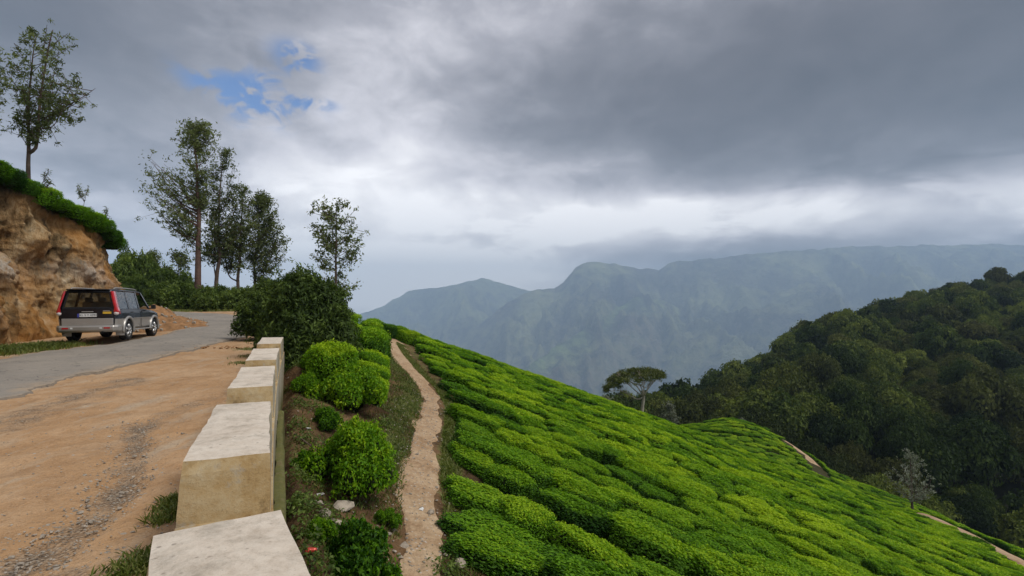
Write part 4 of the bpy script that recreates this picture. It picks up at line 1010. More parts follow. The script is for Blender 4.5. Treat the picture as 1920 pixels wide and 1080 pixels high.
def grove():
    d = 42.
    for (bx, rows, tr, dd, r0, seed, nb, lab, bark, forks) in (
        (371, [(45, 325, 345), (60, 300, 420), (130, 235, 455), (200, 185, 468), (280, 90, 468), (350, 95, 440), (430, 85, 425), (500, 135, 405), (560, 195, 390), (640, 215, 380)], [(910, 363), (700, 365), (500, 368), (300, 360), (45, 340)], 42., .30, 1, 125, 'tallest roadside tree with a straight reddish trunk and airy crown', 'barkred', ()),
        (405, [(185, 490, 510), (250, 435, 568), (330, 425, 590), (420, 415, 600), (520, 395, 640), (600, 395, 610), (690, 380, 570), (760, 380, 540)], [(890, 458), (830, 462), (740, 482), (650, 464), (500, 470), (185, 500)], 43., .20, 2, 85, 'roadside tree with a crooked trunk just behind the tallest one', 'bark', ((0, (('px', 458, 880), ('px', 445, 780), ('px', 450, 700)), .06),)),
        (447, [(355, 590, 615), (400, 578, 642), (480, 555, 690), (560, 535, 715), (650, 500, 705), (740, 485, 650), (800, 490, 640)], [(915, 572), (860, 570), (780, 580), (600, 585), (355, 602)], 44., .17, 3, 70, 'slim roadside tree third in the clump, forked near its foot', 'bark', ((0, (('px', 570, 880), ('px', 525, 850), ('px', 505, 760), ('px', 510, 690)), .07),)),
        (478, [(410, 670, 705), (470, 645, 745), (530, 635, 795), (600, 625, 815), (670, 615, 842), (720, 615, 860), (770, 635, 790), (830, 640, 730)], [(915, 660), (800, 655), (650, 675), (410, 690)], 45., .16, 4, 105, 'dense roadside tree at the outer end of the clump', 'bark', ())):
        by = 210+tr[0][0]/2.77; base = place(bx, dd); by = HY-(base[2]-EYE)*FPX/dd
        env = env_px(c4(rows), bx, by, dd); trk = trunk_px(c4t(tr), bx, by, dd); trk.append((-.3, trk[0][1]*0)); trk[0] = (max(0.05, trk[0][0]), trk[0][1])
        fk = []
        for z0, pts, rr in forks:
            fk.append((0, [np.array([(240+x/2.77-bx)*dd/FPX, .0, (by-(210+y/2.77))*dd/FPX]) for _, x, y in pts], rr))
        tree('roadside_tree', base, env, trk, r0, lab, 'tree', 'clump of tall roadside trees', n_br=int(nb*.85), lv=7, n_leaf=15, L=.24, mat='oak', bark=bark, seed=seed, clump=.27, forks=fk, narrow=.36, ydepth=.65)
    # slim young tree rising behind the dark shrub
    def c8(rows): return [(360+y/2.7, 440+l/2.7, 440+r/2.7) for y, l, r in rows]
    dd = 21.; bx = 630; base = place(bx, dd, z_low); by = HY-(base[2]-EYE)*FPX/dd
    env = env_px(c8([(25, 455, 490), (60, 410, 580), (130, 400, 635), (190, 355, 650), (240, 360, 685), (300, 400, 640), (350, 385, 570), (400, 350, 600), (460, 400, 625), (520, 450, 620)]), bx, by, dd)
    tree('young_tree', base, env, [(0, 0), (8, 0.)], .09, 'slim young tree with layered feathery branches above the dark shrub', n_br=50, lv=7, n_leaf=11, L=.16, mat='oak', bark='bark', seed=9, clump=.15, up=.45, droop=.5, ydepth=.9)
    # the tree on top of the bank, and its neighbour cut by the picture edge
    def cf(rows): return [(20+y/3.375, l/3.375, r/3.375) for y, l, r in rows]
    dd = 22.3; i = int(np.argmin(np.abs((CX+FPX*BANK[:, 0]/np.maximum(BANK[:, 1], 5))-92)+50*(BANK[:, 1] > 25)))
    base = at(53, 318, dd); base[2] = bank_z(base[0], base[1]); bx = 53; by = HY-(base[2]-EYE)*FPX/dd
    env = env_px(cf([(80, 225, 300), (130, 140, 420), (200, 110, 460), (270, 95, 480), (340, 60, 470), (430, 50, 500), (500, 60, 560), (560, 80, 560), (640, 100, 470), (690, 110, 440), (760, 80, 340)]), bx, by, dd)
    k = dd/FPX; f = lambda x, y: np.array([(x/3.375-bx)*k, .03, (by-20-y/3.375)*k])
    tree('hilltop_tree', base, env, [(0, 0), ((by-20-890/3.375)*k, (180/3.375-bx)*k), ((by-20-680/3.375)*k, (172/3.375-bx)*k), ((by-20-400/3.375)*k, (190/3.375-bx)*k), ((by-20-80/3.375)*k, (240/3.375-bx)*k)], .10,
         'forked tree standing on the bank top, whole crown in view', n_br=64, lv=6, n_leaf=17, L=.15, mat='oak', bark='bark', seed=21, clump=.14,
         forks=((0, [f(182, 900), f(225, 860), f(240, 720), f(250, 560), f(300, 250), f(330, 120)], .075), (0, [f(250, 700), f(380, 620), f(520, 545), f(600, 490)], .03)), ydepth=.9, droop=.35)
    base = at(-22, 300, 21.); base[2] = bank_z(base[0], base[1])
    env = env_px([(75, -30, -5), (100, -60, 8), (140, -70, 14), (180, -75, 14), (205, -70, 12), (230, -60, 10)], -22, HY-(base[2]-EYE)*FPX/21., 21.)
    tree('hilltop_tree', base, env, [(0, 0), (6, 0)], .10, 'tree on the bank top, mostly cut off by the picture edge', n_br=40, lv=6, n_leaf=17, L=.15, seed=22, clump=.14, ydepth=.9, droop=.35)
    for (px, py, d, h, w, lab, sd) in ((150, 363, 23.8, 1.75, 1.3, 'wispy sapling leaning from the bank top behind the hedge', 31), (196, 400, 25.0, 1.45, .6, 'tiny feathery sapling near the tip of the bank hedge', 32), (75, 330, 21.4, 1.25, .8, 'low twiggy sprout at the foot of the bank-top tree', 33)):
        base = at(px, py, d); base[2] = bank_z(base[0], base[1])
        tree('sapling', base, [(.3, -.3*w, .3*w), (.6*h, -.45*w, .6*w), (h, -.1*w, .75*w)], [(0, 0), (h, .3*w)], .018, lab, 'sapling', n_br=9, lv=9, n_leaf=5, L=.15, seed=sd, clump=.06, narrow=.18, ydepth=.7, twig=.2, up=1.1)
grove()

def shrubs():
    rng = np.random.default_rng(77)
    big = shrub_mesh(1, 30000, .13, [(0, 0, .75, .95), (-.75, .2, .75, .8), (.8, .1, .6, .8), (-.2, 0, 1.45, .80), (.55, .2, 1.3, .70), (-1.15, .4, .45, .55), (.1, -.5, .35, .6)], 'shrub', shoots=130)
    p = place(572, 14.6); shrub('dark_shrub', (p[0], p[1], p[2]-.35), big, 'large dark shrub swallowing the far end of the parapet', scale=(.90, 1.0, 1.24))
    mid = shrub_mesh(2, 15000, .14, [(0, 0, .7, .8), (.6, .1, .8, .7), (-.6, 0, .6, .65), (.1, .2, 1.25, .65), (.7, .3, 1.25, .5)], 'shrub', shoots=110)
    p = place(510, 20.); shrub('light_shrub', (p[0], p[1], p[2]-.1), mid, 'lighter green feathery shrub behind the large dark one', scale=(1.15, 1.1, 1.2))
    p = place(612, 18.0, z_low); shrub('light_shrub', (p[0], p[1], p[2]+.05), mid, 'arching green shrub below the slim young tree', None, 2.0, (1.05, 1.0, 1.15))
    low = [shrub_mesh(5+i, 7000, .22, [(0, 0, .6, .95), (1.0, .2, .55, .85), (-1.0, .1, .55, .85), (.2, .1, 1.1, .75), (-.6, .2, 1.05, .6)], 'shrub', shoots=50) for i in range(3)]
    for i, px in enumerate((262, 296, 326, 356, 386, 414, 440, 464)):
        d = 39.5+rng.uniform(-.6, 1.5)+(1.5 if px < 300 else 0); p = place(px, d)
        h = (1.05 if px > 340 else 1.25)*rng.uniform(.92, 1.12)
        shrub('verge_shrub', (p[0], p[1], p[2]-.1), low[i % 3], 'dark leafy shrub in the hedge along the outside of the road bend', 'hedge outside the road bend', rng.uniform(0, 6), (1.0, 1.0, h))
    # wooded rise behind the bend
    for i, (px, ty, d) in enumerate(((228, 486, 47), (240, 470, 54), (262, 478, 50), (285, 483, 56), (300, 505, 48), (318, 500, 58), (338, 512, 52), (352, 532, 49), (248, 520, 45), (275, 528, 45))):
        p = place(px, d); H = (HY-ty)/FPX*d+EYE-p[2]
        shrub('bushy_tree', (p[0], p[1], p[2]-.2), low[i % 3], 'dark bushy tree on the wooded rise beyond the road bend', 'wooded rise beyond the bend', rng.uniform(0, 6), (1.35, 1.35, H/1.85), 'tree')
    for (px, ty, d, sd, lab) in ((335, 468, 55, 41, 'airy tree with see-through crown on the wooded rise'), (285, 470, 57, 42, 'thin feathery tree standing out of the wooded rise')):
        p = place(px, d); H = (HY-ty)/FPX*d+EYE-p[2]
        tree('airy_tree', p, [(H*.35, -.9, .9), (H*.6, -1.7, 1.5), (H*.85, -1.2, 1.3), (H, -.3, .3)], [(0, 0), (H, 0)], .1, lab, n_br=34, lv=7, n_leaf=11, L=.3, seed=sd, clump=.3)
    # trailing bushes under the young trees, lighter, outside the bend
    for px, d, s, lab in ((500, 33., (1.0, 1, 1.25), 'pale green shrub at the foot of the roadside trees'), (545, 30., (1., 1, 1.2), 'green shrub on the road shoulder behind the large dark shrub')):
        p = place(px, d); shrub('verge_shrub', (p[0], p[1], p[2]-.1), mid, lab, None, 1., s)
shrubs()

# ------------------------------------------------------------------ the umbrella tree on the crest
def umbrella_tree():
    d = 51.; bx = 1203; x = (bx-CX)/FPX*d; z = float(z_plane(x, d)); k = d/FPX; by = HY-(z-EYE)*FPX/d
    root = thing('umbrella_tree', (x, d, z), 'lone flat-topped tree with a pale bare trunk on the crest of the tea field', 'tree')
    f = lambda cx, cy, yy=0.: np.array([(1100+cx/4.5-bx)*k, yy, (by-(660+cy/4.5))*k])
    b = MB(); rng = np.random.default_rng(5)
    b.tube(smooth_poly([f(462, 620), f(468, 560), f(470, 480), f(480, 400), f(482, 370)], 12), np.linspace(.20, .125, 12), 9)
    limbs = [([f(480, 380), f(430, 400, .1), f(370, 370, .2), f(300, 335, .3), (f(205, 335, .3))], .085), ([f(482, 375), f(450, 330, -.2), f(410, 280, -.3), f(330, 230, -.4), f(260, 205, -.5)], .08),
             ([f(484, 372), f(470, 310, .3), f(440, 250, .5), f(420, 190, .6)], .07), ([f(486, 370), f(500, 320, -.3), f(520, 260, -.5), f(560, 200, -.6)], .07),
             ([f(486, 372), f(520, 330, .4), f(570, 270, .6), f(620, 220, .7)], .06), ([f(480, 380), f(420, 330, .8), f(360, 270, 1.2), f(320, 210, 1.5)], .06), ([f(484, 372), f(500, 320, .8), f(520, 250, 1.4), f(540, 190, 1.7)], .055), ([f(484, 372), f(470, 320, -.8), f(440, 250, -1.4), f(420, 190, -1.7)], .055)]
    tips = []
    for P, r in limbs:
        Q = smooth_poly(P, 14); b.tube(Q, np.linspace(r, .02, 14), 6)
        for j in range(6, 14):
            for _ in range(4):
                top = np.array([rng.normal()*.35, rng.normal()*.35, .25+.35*rng.uniform()]); e = Q[j]+top
                b.tube([Q[j], (Q[j]+e)/2+rng.normal(size=3)*.06, e], [.02, .014, .007], 4, cap=False); tips.append(e)
    tips = np.array(tips)
    # crown: a thin domed layer of clumps
    env_t = lambda X: np.interp(X, [(1100+c/4.5-bx)*k for c in (160, 175, 240, 320, 400, 500, 600, 645)], [(by-660-c/4.5)*k for c in (330, 275, 200, 155, 142, 138, 150, 175)])
    env_b = lambda X: np.interp(X, [(1100+c/4.5-bx)*k for c in (160, 220, 300, 400, 500, 600, 645)], [(by-660-c/4.5)*k for c in (345, 320, 270, 235, 225, 240, 230)])
    LP = []; LT = []
    x0, x1 = (1100+160/4.5-bx)*k, (1100+645/4.5-bx)*k; xc = (x0+x1)/2; hw = (x1-x0)/2
    for i in range(330):
        X = rng.uniform(x0, x1); yr = 2.3*math.sqrt(max(0, 1-((X-xc)/hw)**2)); Yy = rng.uniform(-yr, yr); e = 1-.28*(abs(Yy)/2.4)**2
        zt, zb = env_t(X)-(abs(Yy)/2.3)**2*.55, env_b(X)-(abs(Yy)/2.3)**2*.45
        Zc = zb+(zt-zb)*rng.uniform(.1, 1)**.6; m = int(rng.uniform(20, 40)); LP.append(np.array([X, Yy, Zc])+rng.normal(size=(m, 3))*np.array([.16, .16, .085])); LT.append(np.full(m, rng.uniform(0, 1)))
    P = np.concatenate(LP); t = np.concatenate(LT); n = len(P); Ls = .19*rng.uniform(.6, 1.3, n)
    V, F = leaf_quads(P, unit(rng.normal(size=(n, 3))+np.array([0, 0, .9])), Ls, Ls*.45, rng)
    link('trunk', mesh('trunk', np.concatenate(b.v), b.f, MAT['palebark'], True), root)
    link('crown', mesh('crown', V, F, MAT['umbrella'], False, dict(tint=np.repeat(np.clip(t*.6+rng.uniform(0, .5, n), 0, 1), 4))), root)
umbrella_tree()
# silvery young trees along the crest
for (px, ty, d, w, sd, lab) in ((1711, 842, 57., 50, 51, 'silvery young tree standing against the dark forest by the lower path'),
                                (1256, 756, 62., 15, 52, 'narrow silvery young tree beside the lone flat-topped tree'),
                                (1135, 744, 58., 22, 53, 'silvery bush peeping over the skyline of the tea field'),
                                (1391, 783, 82., 12, 54, 'small silvery sapling on top of the knoll'),
                                (1196, 777, 48., 15, 55, 'low silvery bush at the foot of the lone flat-topped tree')):
    b_ = place(px, d, z_plane); by_ = HY-(b_[2]-EYE)*FPX/d; k_ = d/FPX; H_ = (by_-ty)*k_; w_ = w*k_
    tree('silvery_tree' if H_ > 2.5 else 'silvery_bush', b_, [(H_*.30, -.35*w_, .35*w_), (H_*.48, -.9*w_, 1.0*w_), (H_*.6, -1.*w_, .85*w_), (H_*.8, -.6*w_, .55*w_), (H_, -.15*w_, .05*w_)], [(0, 0), (H_, -.1*w_)], .02*H_, lab, n_br=40, lv=7, n_leaf=9, L=.24, mat='silver', bark='bark', seed=sd, clump=.17, up=.8)

# ------------------------------------------------------------------ forest across the valley
def crown_mesh(seed, n, L, rx=1., h=.62):
    rng = np.random.default_rng(seed); lumps = []
    for i in range(16):
        a = rng.uniform(0, 6.28); q = math.sqrt(rng.uniform(0, 1))*.72; lumps.append((math.cos(a)*q, math.sin(a)*q, .35+h*(1-q*q)*rng.uniform(.55, 1), rng.uniform(.24, .42)))
    lumps.append((0, 0, .45, .5)); LP = []; LN = []; LT = []
    w = np.array([l[3]**2 for l in lumps]); w /= w.sum()
    for (cx, cy, cz, r), k in zip(lumps, w):
        m = int(n*k); d = unit(rng.normal(size=(m, 3))+np.array([0, 0, .5])); rr = r*rng.uniform(.72, 1.1, m)*(1+.22*fbm(d[:, 0]*3+cx*5, d[:, 1]*3, d[:, 2]*3, 2, seed))
        LP.append(np.array([cx, cy, cz])+d*rr[:, None]*np.array([1, 1, .72])); LN.append(d); LT.append(np.clip(rng.uniform(.0, .65)+rng.uniform(0, .35, m), 0, 1))  # tone per lump paints lit and dark lumps into the crown
    P = np.concatenate(LP); N = np.concatenate(LN); t = np.concatenate(LT); m = len(P); Ls = L*rng.uniform(.5, 1.3, m)
    V, F = leaf_quads(P, unit(N+rng.normal(size=(m, 3))*.5+np.array([0, 0, .4])), Ls, Ls*.62, rng)
    c = MB()
    for (cx, cy, cz, r) in lumps:
        u = np.linspace(0, np.pi, 5); vv = np.linspace(0, 2*np.pi, 8)[:-1]; c.add([(cx+.6*r*math.sin(a)*math.cos(q), cy+.6*r*math.sin(a)*math.sin(q), cz+.45*r*math.cos(a)) for a in u for q in vv], [(i*7+j, i*7+(j+1) % 7, (i+1)*7+(j+1) % 7, (i+1)*7+j) for i in range(4) for j in range(7)])
    nV = len(V); Vc = np.concatenate(c.v); Fc = [tuple(q+nV for q in f) for f in c.f]
    return mesh('crown', np.vstack([V, Vc]), [tuple(q) for q in F]+Fc, [MAT['forest']], False, dict(tint=np.append(np.repeat(t, 4), np.zeros(len(Vc)))))
def build_forest():
    rng = np.random.default_rng(99)
    big = [crown_mesh(400+i, 8000, .085) for i in range(5)]; sml = [crown_mesh(450+i, 3000, .13) for i in range(5)]
    b = MB(); b.tube(smooth_poly([(0, 0, -.25), (.03, 0, .2), (-.02, .03, .55), (0, 0, .8)], 7), np.linspace(.055, .02, 7), 6); tm = mesh('trunk', np.concatenate(b.v), b.f, MAT['bark'], True)
    # light umbel shapes come from scale; spots by dart throwing
    spots = []; tries = 0; cell = {}
    while tries < 26000:
        tries += 1
        d = math.sqrt(rng.uniform(70**2, 335**2)); u = rng.uniform(.10, 1.14)
        if d > ridge_d(u)+10: continue
        x, y = u*d, d; rad = rng.uniform(3.6, 7.4)*(1+.15*(d < 130))
        if z_plane(x, y) > z_forest(x, y)+2.5 and y < 95: continue
        if y < 80 and x < 58 and z_plane(x, y) > z_forest(x, y)-3: continue
        key = (int(x//12), int(y//12)); bad = False
        for i in (-1, 0, 1):
            for j in (-1, 0, 1):
                for (xx, yy, rr) in cell.get((key[0]+i, key[1]+j), ()):
                    if (xx-x)**2+(yy-y)**2 < (.62*(rr+rad))**2: bad = True
        if bad: continue
        cell.setdefault(key, []).append((x, y, rad)); spots.append((x, y, rad))
    spots = np.array(spots); z = z_forest(spots[:, 0], spots[:, 1])
    # hidden by the tea crest?  size in the picture, then individual or mass
    vcrest = .10+.36*spots[:, 0]/spots[:, 1]; top = (EYE-(z+TREE_H))/spots[:, 1]; seen = top < vcrest+.03
    order = np.argsort(-(seen*spots[:, 2]/spots[:, 1])); pts = []
    for rank, i in enumerate(order):
        if not seen[i]: continue
        x, y, r = spots[i]; h = r*rng.uniform(1.15, 1.55)*1.25; yaw = rng.uniform(0, 6.28)
        if rank < 296:
            hz = 'near the tea field' if y < 125 else 'halfway up the wooded hill' if y < 200 else 'high on the wooded hill'
            o = link('forest_tree', None, None, (x, y, z[i]), (0, 0, yaw), (r, r, h)); tag(o, 'broad dark evergreen crown in the forest, '+hz, 'tree', 'forest trees '+hz)
            link('trunk', tm, o); link('crown', (big if y < 150 else sml)[int(rng.integers(5))], o)
        else: pts.append((x, y, z[i], 0, 0, yaw, r, r, h))
    src = bpy.data.collections.new('far_tree_source')
    for m in sml: src.objects.link(bpy.data.objects.new('far_tree', m))
    if pts: scatter('forest', np.array(pts), src, 'distant forest canopy merging along the ridge of the wooded hill')
    print('FOREST', len(spots), int(seen.sum()), len(pts))
build_forest()

# ------------------------------------------------------------------ the car
def build_car():
    CM = dict(
        black=plain('midnight_paint', (.004, .005, .009), .25, .4, 0, .25, .05), silver=plain('silver_paint', (.36, .345, .32), .36, .5, .55, .3, .06),
        rubber=plain('tyre_rubber', (.018, .018, .018), .85, .2), trim=plain('black_trim', (.012, .012, .013), .6, .3), alloy=plain('alloy', (.55, .55, .54), .3, .5, .8),
        red=plain('red_lens', (.40, .010, .016), .18, .6, 0, .5, .15), clear=plain('clear_lens', (.62, .56, .54), .15, .6, 0, .5), white=plain('plate_white', (.62, .62, .60), .5), ink=plain('plate_ink', (.015, .015, .02), .6),
        yellow=plain('sticker_yellow', (.62, .38, .03), .5), blue=plain('plate_blue', (.05, .06, .30), .5), seat=plain('seat_cloth', (.16, .14, .115), .9, .1), under=plain('underbody', (.012, .012, .012), .9, .1))
    m, g = newmat('tinted_glass'); tr = g.new('ShaderNodeBsdfTransparent'); tr.inputs[0].default_value = (.50, .54, .54, 1); gl = g.new('ShaderNodeBsdfGlossy'); gl.inputs['Roughness'].default_value = .03; gl.inputs[0].default_value = (.8, .85, .9, 1)
    fr = g.new('ShaderNodeFresnel'); fr.inputs[0].default_value = 1.5; mx = g.new('ShaderNodeMixShader'); g.put(mx.inputs[0], g.m('ADD', g.m('MULTIPLY', fr.outputs[0], 1.0), .03)); g.l.new(tr.outputs[0], mx.inputs[1]); g.l.new(gl.outputs[0], mx.inputs[2])
    o_ = g.new('ShaderNodeOutputMaterial'); g.l.new(mx.outputs[0], o_.inputs[0]); CM['glass'] = m
    th = R(18.2); pos = np.array([-15.46, 19.9]); zc = float(np.mean([z_up(pos[0], pos[1]-1.2), z_up(pos[0], pos[1]+1.3)]))+.045
    car = thing('parked_car', (pos[0], pos[1], zc), 'black and silver sport utility car parked by the earth bank', 'car', rz=th)
    car.rotation_euler = (R(.3), R(-.6), th)
    def part(name, b, mat, parent=car, smooth=False, bev=0.):
        o = b.build(name, mat, parent, smooth)
        if bev:
            md = o.modifiers.new('b', 'BEVEL'); md.width = bev; md.segments = 2; md.limit_method = 'ANGLE'; md.angle_limit = R(35)
        return o
    # lower body: lofted rings with wheel openings cut
    st = [(-2.13, .80, .90, 1.13, .44), (-2.08, .86, .98, 1.15, .40), (-1.7, .895, 1.0, 1.155, .40), (-.6, .905, 1.0, 1.15, .38), (.6, .905, 1.0, 1.13, .38), (1.0, .90, 1.0, 1.11, .38), (1.6, .89, .97, 1.06, .40), (2.05, .86, .93, .985, .42), (2.22, .76, .82, .90, .46)]
    ring = []
    for y, w, zs, zt, z0 in st:
        half = [(0, z0), (w*.86, z0), (w*.97, z0+.10), (w*1.0, .80), (w*.985, zs), (w*.955, zt-.02), (w*.90, zt), (0, zt+.015)]
        full = half+[(-x, z) for x, z in half[-2:0:-1]]
        ring.append([(x, y, z) for x, z in full])
    Rg = np.array(ring); n, k = Rg.shape[:2]; F = []
    for i in range(n-1):
        for j in range(k): F.append((i*k+j, i*k+(j+1) % k, (i+1)*k+(j+1) % k, (i+1)*k+j))
    F.append(tuple(range(k-1, -1, -1))); F.append(tuple((n-1)*k+j for j in range(k)))
    F = [f[::-1] for f in F]
    fm = []
    for i in range(n-1):
        for j in range(k): fm.append(1 if j in (1, 2, k-3, k-2) else 2 if j in (0, k-1) else 0)
    fm += [0, 1]
    tmp = link('body', mesh('body', Rg.reshape(-1, 3), F, [CM['black'], CM['silver'], CM['under']], False, None, fm))
    cut = MB()
    WY = (-1.22, 1.46)
    for y in WY: cut.cyl((0, y, .37), .435, 2.4, 'x', 28)
    co = cut.build('cutter', CM['under']); md = tmp.modifiers.new('cut', 'BOOLEAN'); md.object = co; md.operation = 'DIFFERENCE'; md.solver = 'EXACT'
    bpy.context.view_layer.update(); dg = bpy.context.evaluated_depsgraph_get(); me = bpy.data.meshes.new_from_object(tmp.evaluated_get(dg)); tmp.modifiers.clear(); tmp.data = me
    bpy.data.objects.remove(co); body = tmp; body.parent = car; body.name = 'body'
    md = body.modifiers.new('b', 'BEVEL'); md.width = .022; md.segments = 2; md.limit_method = 'ANGLE'; md.angle_limit = R(25)
    # wheels
    for y in WY:
        for s in (-1, 1):
            w = MB(); prof = [(.235, -.105), (.33, -.125), (.362, -.10), (.368, 0), (.362, .10), (.33, .125), (.235, .105)]
            N = 28; V = []; Fq = []
            for i in range(N):
                a = i*2*math.pi/N
                for r, x in prof: V.append((x, math.cos(a)*r, math.sin(a)*r))
            p = len(prof)
            for i in range(N):
                for j in range(p): Fq.append((i*p+j, i*p+(j+1) % p, ((i+1) % N)*p+(j+1) % p, ((i+1) % N)*p+j))
            w.add(V, Fq); wo = link('wheel', None, car, (s*.79, y, .362))
            part('tyre', w, CM['rubber'], wo, True)
            rm = MB(); rm.cyl((s*.02, 0, 0), .232, .10, 'x', 24, 1); V2, F2 = tube([(s*.075, 0, 0), (s*.115, 0, 0)], [.07, .055], 12); rm.add(V2, F2)
            for q in range(5):
                a = q*2*math.pi/5+.3; c, sn = math.cos(a), math.sin(a)
                rm.tube([(s*.10, c*.05, sn*.05), (s*.105, c*.14, sn*.14), (s*.09, c*.225, sn*.225)], [.042, .032, .040], 6)
            ang = np.linspace(0, 2*np.pi, 25); rm.tube(np.stack([np.full(25, s*.095), np.cos(ang)*.226, np.sin(ang)*.226], 1), .018, 6)
            part('rim', rm, [CM['alloy'], CM['under']], wo, True)
    # wheel arch flares in silver
    for y in WY:
        for s in (-1, 1):
            a = np.linspace(R(-12), R(192), 20); P = np.stack([np.full(20, s*.895), y+np.cos(a)*.468, .37+np.sin(a)*.468], 1); b = MB(); b.tube(P, .052, 8); part('wheel_arch', b, CM['silver'], smooth=True)
    # greenhouse
    rb = MB(); zr = 1.80; ry = [-2.02, -1.9, -1.2, -.2, .45, .70]; rw = [.66, .70, .715, .715, .70, .66]; rz = [1.79, 1.825, 1.85, 1.85, 1.83, 1.775]
    V = []; 
    for y, w, z in zip(ry, rw, rz):
        for x, dz in ((-w, -.06), (-w*.97, .0), (-w*.6, .028), (0, .036), (w*.6, .028), (w*.97, 0), (w, -.06), (w*.9, -.075), (-w*.9, -.075)): V.append((x, y, z+dz))
    kk = 9; Fq = []
    for i in range(len(ry)-1):
        for j in range(kk): Fq.append((i*kk+j, (i+1)*kk+j, (i+1)*kk+(j+1) % kk, i*kk+(j+1) % kk))
    Fq += [tuple(range(kk)), tuple((len(ry)-1)*kk+j for j in range(kk-1, -1, -1))]
    rb.add(V, Fq); roof = part('roof', rb, CM['black'], smooth=True)
    for s in (-1, 1):
        b = MB(); P = smooth_poly([(s*.63, -1.75, 1.86), (s*.63, -1.6, 1.905), (s*.63, -.6, 1.92), (s*.62, .2, 1.905), (s*.61, .35, 1.85)], 14); b.tube(P, .022, 7); part('roof_rail', b, CM['silver'], roof, True)
    def pillar(name, s, y0, y1, t0, t1, bw=.855, tw=.70, z0=1.13, z1=1.79, th_=.05):
        b = MB(); V = []
        for (yy0, yy1, w, z) in ((y0, y1, bw, z0), (t0, t1, tw, z1)): V += [(s*w, yy0, z), (s*w, yy1, z), (s*(w-th_), yy1, z), (s*(w-th_), yy0, z)]
        b.add(V, [(0, 1, 5, 4), (1, 2, 6, 5), (2, 3, 7, 6), (3, 0, 4, 7), (4, 5, 6, 7), (3, 2, 1, 0)]); part(name, b, CM['black'])
    def pane(name, pts):
        b = MB(); b.add(pts, [(0, 1, 2, 3)]); return part(name, b, CM['glass'])
    for s in (-1, 1):
        pillar('pillar', s, -2.10, -1.86, -2.0, -1.80); pillar('pillar', s, -1.06, -.96, -1.04, -.94); pillar('pillar', s, -.10, .02, -.08, .03); pillar('pillar', s, 1.02, 1.14, .50, .60)
        X = lambda t: s*(.842+(.692-.842)*t)
        pane('side_window', [(X(.03), -1.85, 1.15), (X(.03), -1.06, 1.15), (X(.97), -1.04, 1.77), (X(.97), -1.79, 1.77)])
        pane('side_window', [(X(.03), -.96, 1.15), (X(.03), -.10, 1.15), (X(.97), -.08, 1.77), (X(.97), -.94, 1.77)])
        if s < 0: pane('side_window', [(X(.03), .02, 1.15), (X(.03), 1.0, 1.15), (X(.97), .48, 1.77), (X(.97), .03, 1.77)])
        # handles, mirror, step, mud flap, belt moulding
        for y in (-.83, .12):
            b = MB(); b.box((s*.905, y, 1.03), (.03, .16, .03)); part('door_handle', b, CM['black'], bev=.008)
        b = MB(); b.tube([(s*.84, .92, 1.14), (s*.97, .95, 1.17)], .025, 6); b.box((s*1.03, .95, 1.22), (.15, .10, .17)); part('wing_mirror', b, CM['trim'], bev=.03)
        b = MB(); b.box((s*.90, .12, .37), (.14, 1.75, .045)); part('side_step', b, CM['silver'], bev=.015)
        b = MB(); b.box((s*.79, -1.70, .34), (.27, .02, .30)); part('mud_flap', b, CM['silver'], bev=.008)
        b = MB(); b.box((s*.915, .1, .80), (.015, 1.75, .03)); part('side_moulding', b, CM['silver'])
        b = MB(); b.box((s*.905, -.02, .62), (.012, .012, .34)); b.box((s*.906, -.02, .97), (.010, .010, .30)); part('door_seam', b, CM['under'])
        # tall tail lamp on the rear pillar, round lamp at its foot
        lamp = MB(); V = []
        for z, w, yo in ((.98, .89, -2.10), (1.08, .885, -2.12), (1.20, .845, -2.12), (1.45, .785, -2.09), (1.70, .73, -2.05), (1.78, .71, -2.03)):
            t_ = .12 if z < 1.15 else .065
            V += [(s*(w+.012), yo+.16, z), (s*(w+.018), yo+.0, z), (s*(w-.02), yo-.035, z), (s*(w-t_), yo-.03, z)]
        lamp.add(V, [(i*4+j, i*4+j+1, i*4+j+5, i*4+j+4) for i in range(5) for j in range(3)]+[(0, 1, 2, 3)[::-1], (20, 21, 22, 23)]); tl = part('tail_lamp', lamp, CM['red'], smooth=False)
        b = MB(); u = np.linspace(0, np.pi, 7); vv = np.linspace(0, 2*np.pi, 13)[:-1]; b.add([(s*.825+.085*math.sin(a)*math.cos(q), -2.105+.05*math.cos(a), 1.0+.075*math.sin(a)*math.sin(q)) for a in u for q in vv], [(i*12+j, i*12+(j+1) % 12, (i+1)*12+(j+1) % 12, (i+1)*12+j) for i in range(6) for j in range(12)]); part('reversing_lamp', b, CM['clear'], tl, True)
    pane('rear_window', [(-.72, -2.085, 1.20), (.72, -2.085, 1.20), (.60, -2.01, 1.735), (-.60, -2.01, 1.735)])
    pane('windscreen', [(-.78, 1.08, 1.14), (.78, 1.08, 1.14), (.66, .60, 1.76), (-.66, .60, 1.76)])
    # tailgate
    b = MB(); b.box((0, -2.135, 1.00), (1.46, .03, .35)); tg = part('tailgate', b, CM['black'], bev=.02)
    b = MB(); b.add([(-.75, -2.10, 1.17), (.75, -2.10, 1.17), (.62, -2.02, 1.76), (-.62, -2.02, 1.76), (-.69, -2.095, 1.225), (.69, -2.095, 1.225), (.575, -2.02, 1.715), (-.575, -2.02, 1.715)], [(0, 1, 5, 4), (1, 2, 6, 5), (2, 3, 7, 6), (3, 0, 4, 7)]); part('window_frame', b, CM['trim'], tg)
    b = MB(); b.box((0, -2.145, .70), (1.50, .035, .25)); part('lower_tailgate', b, CM['silver'], tg, bev=.015)
    b = MB(); b.box((0, -2.0, 1.835), (1.25, .22, .04)); part('roof_spoiler', b, CM['black'], roof, bev=.015)
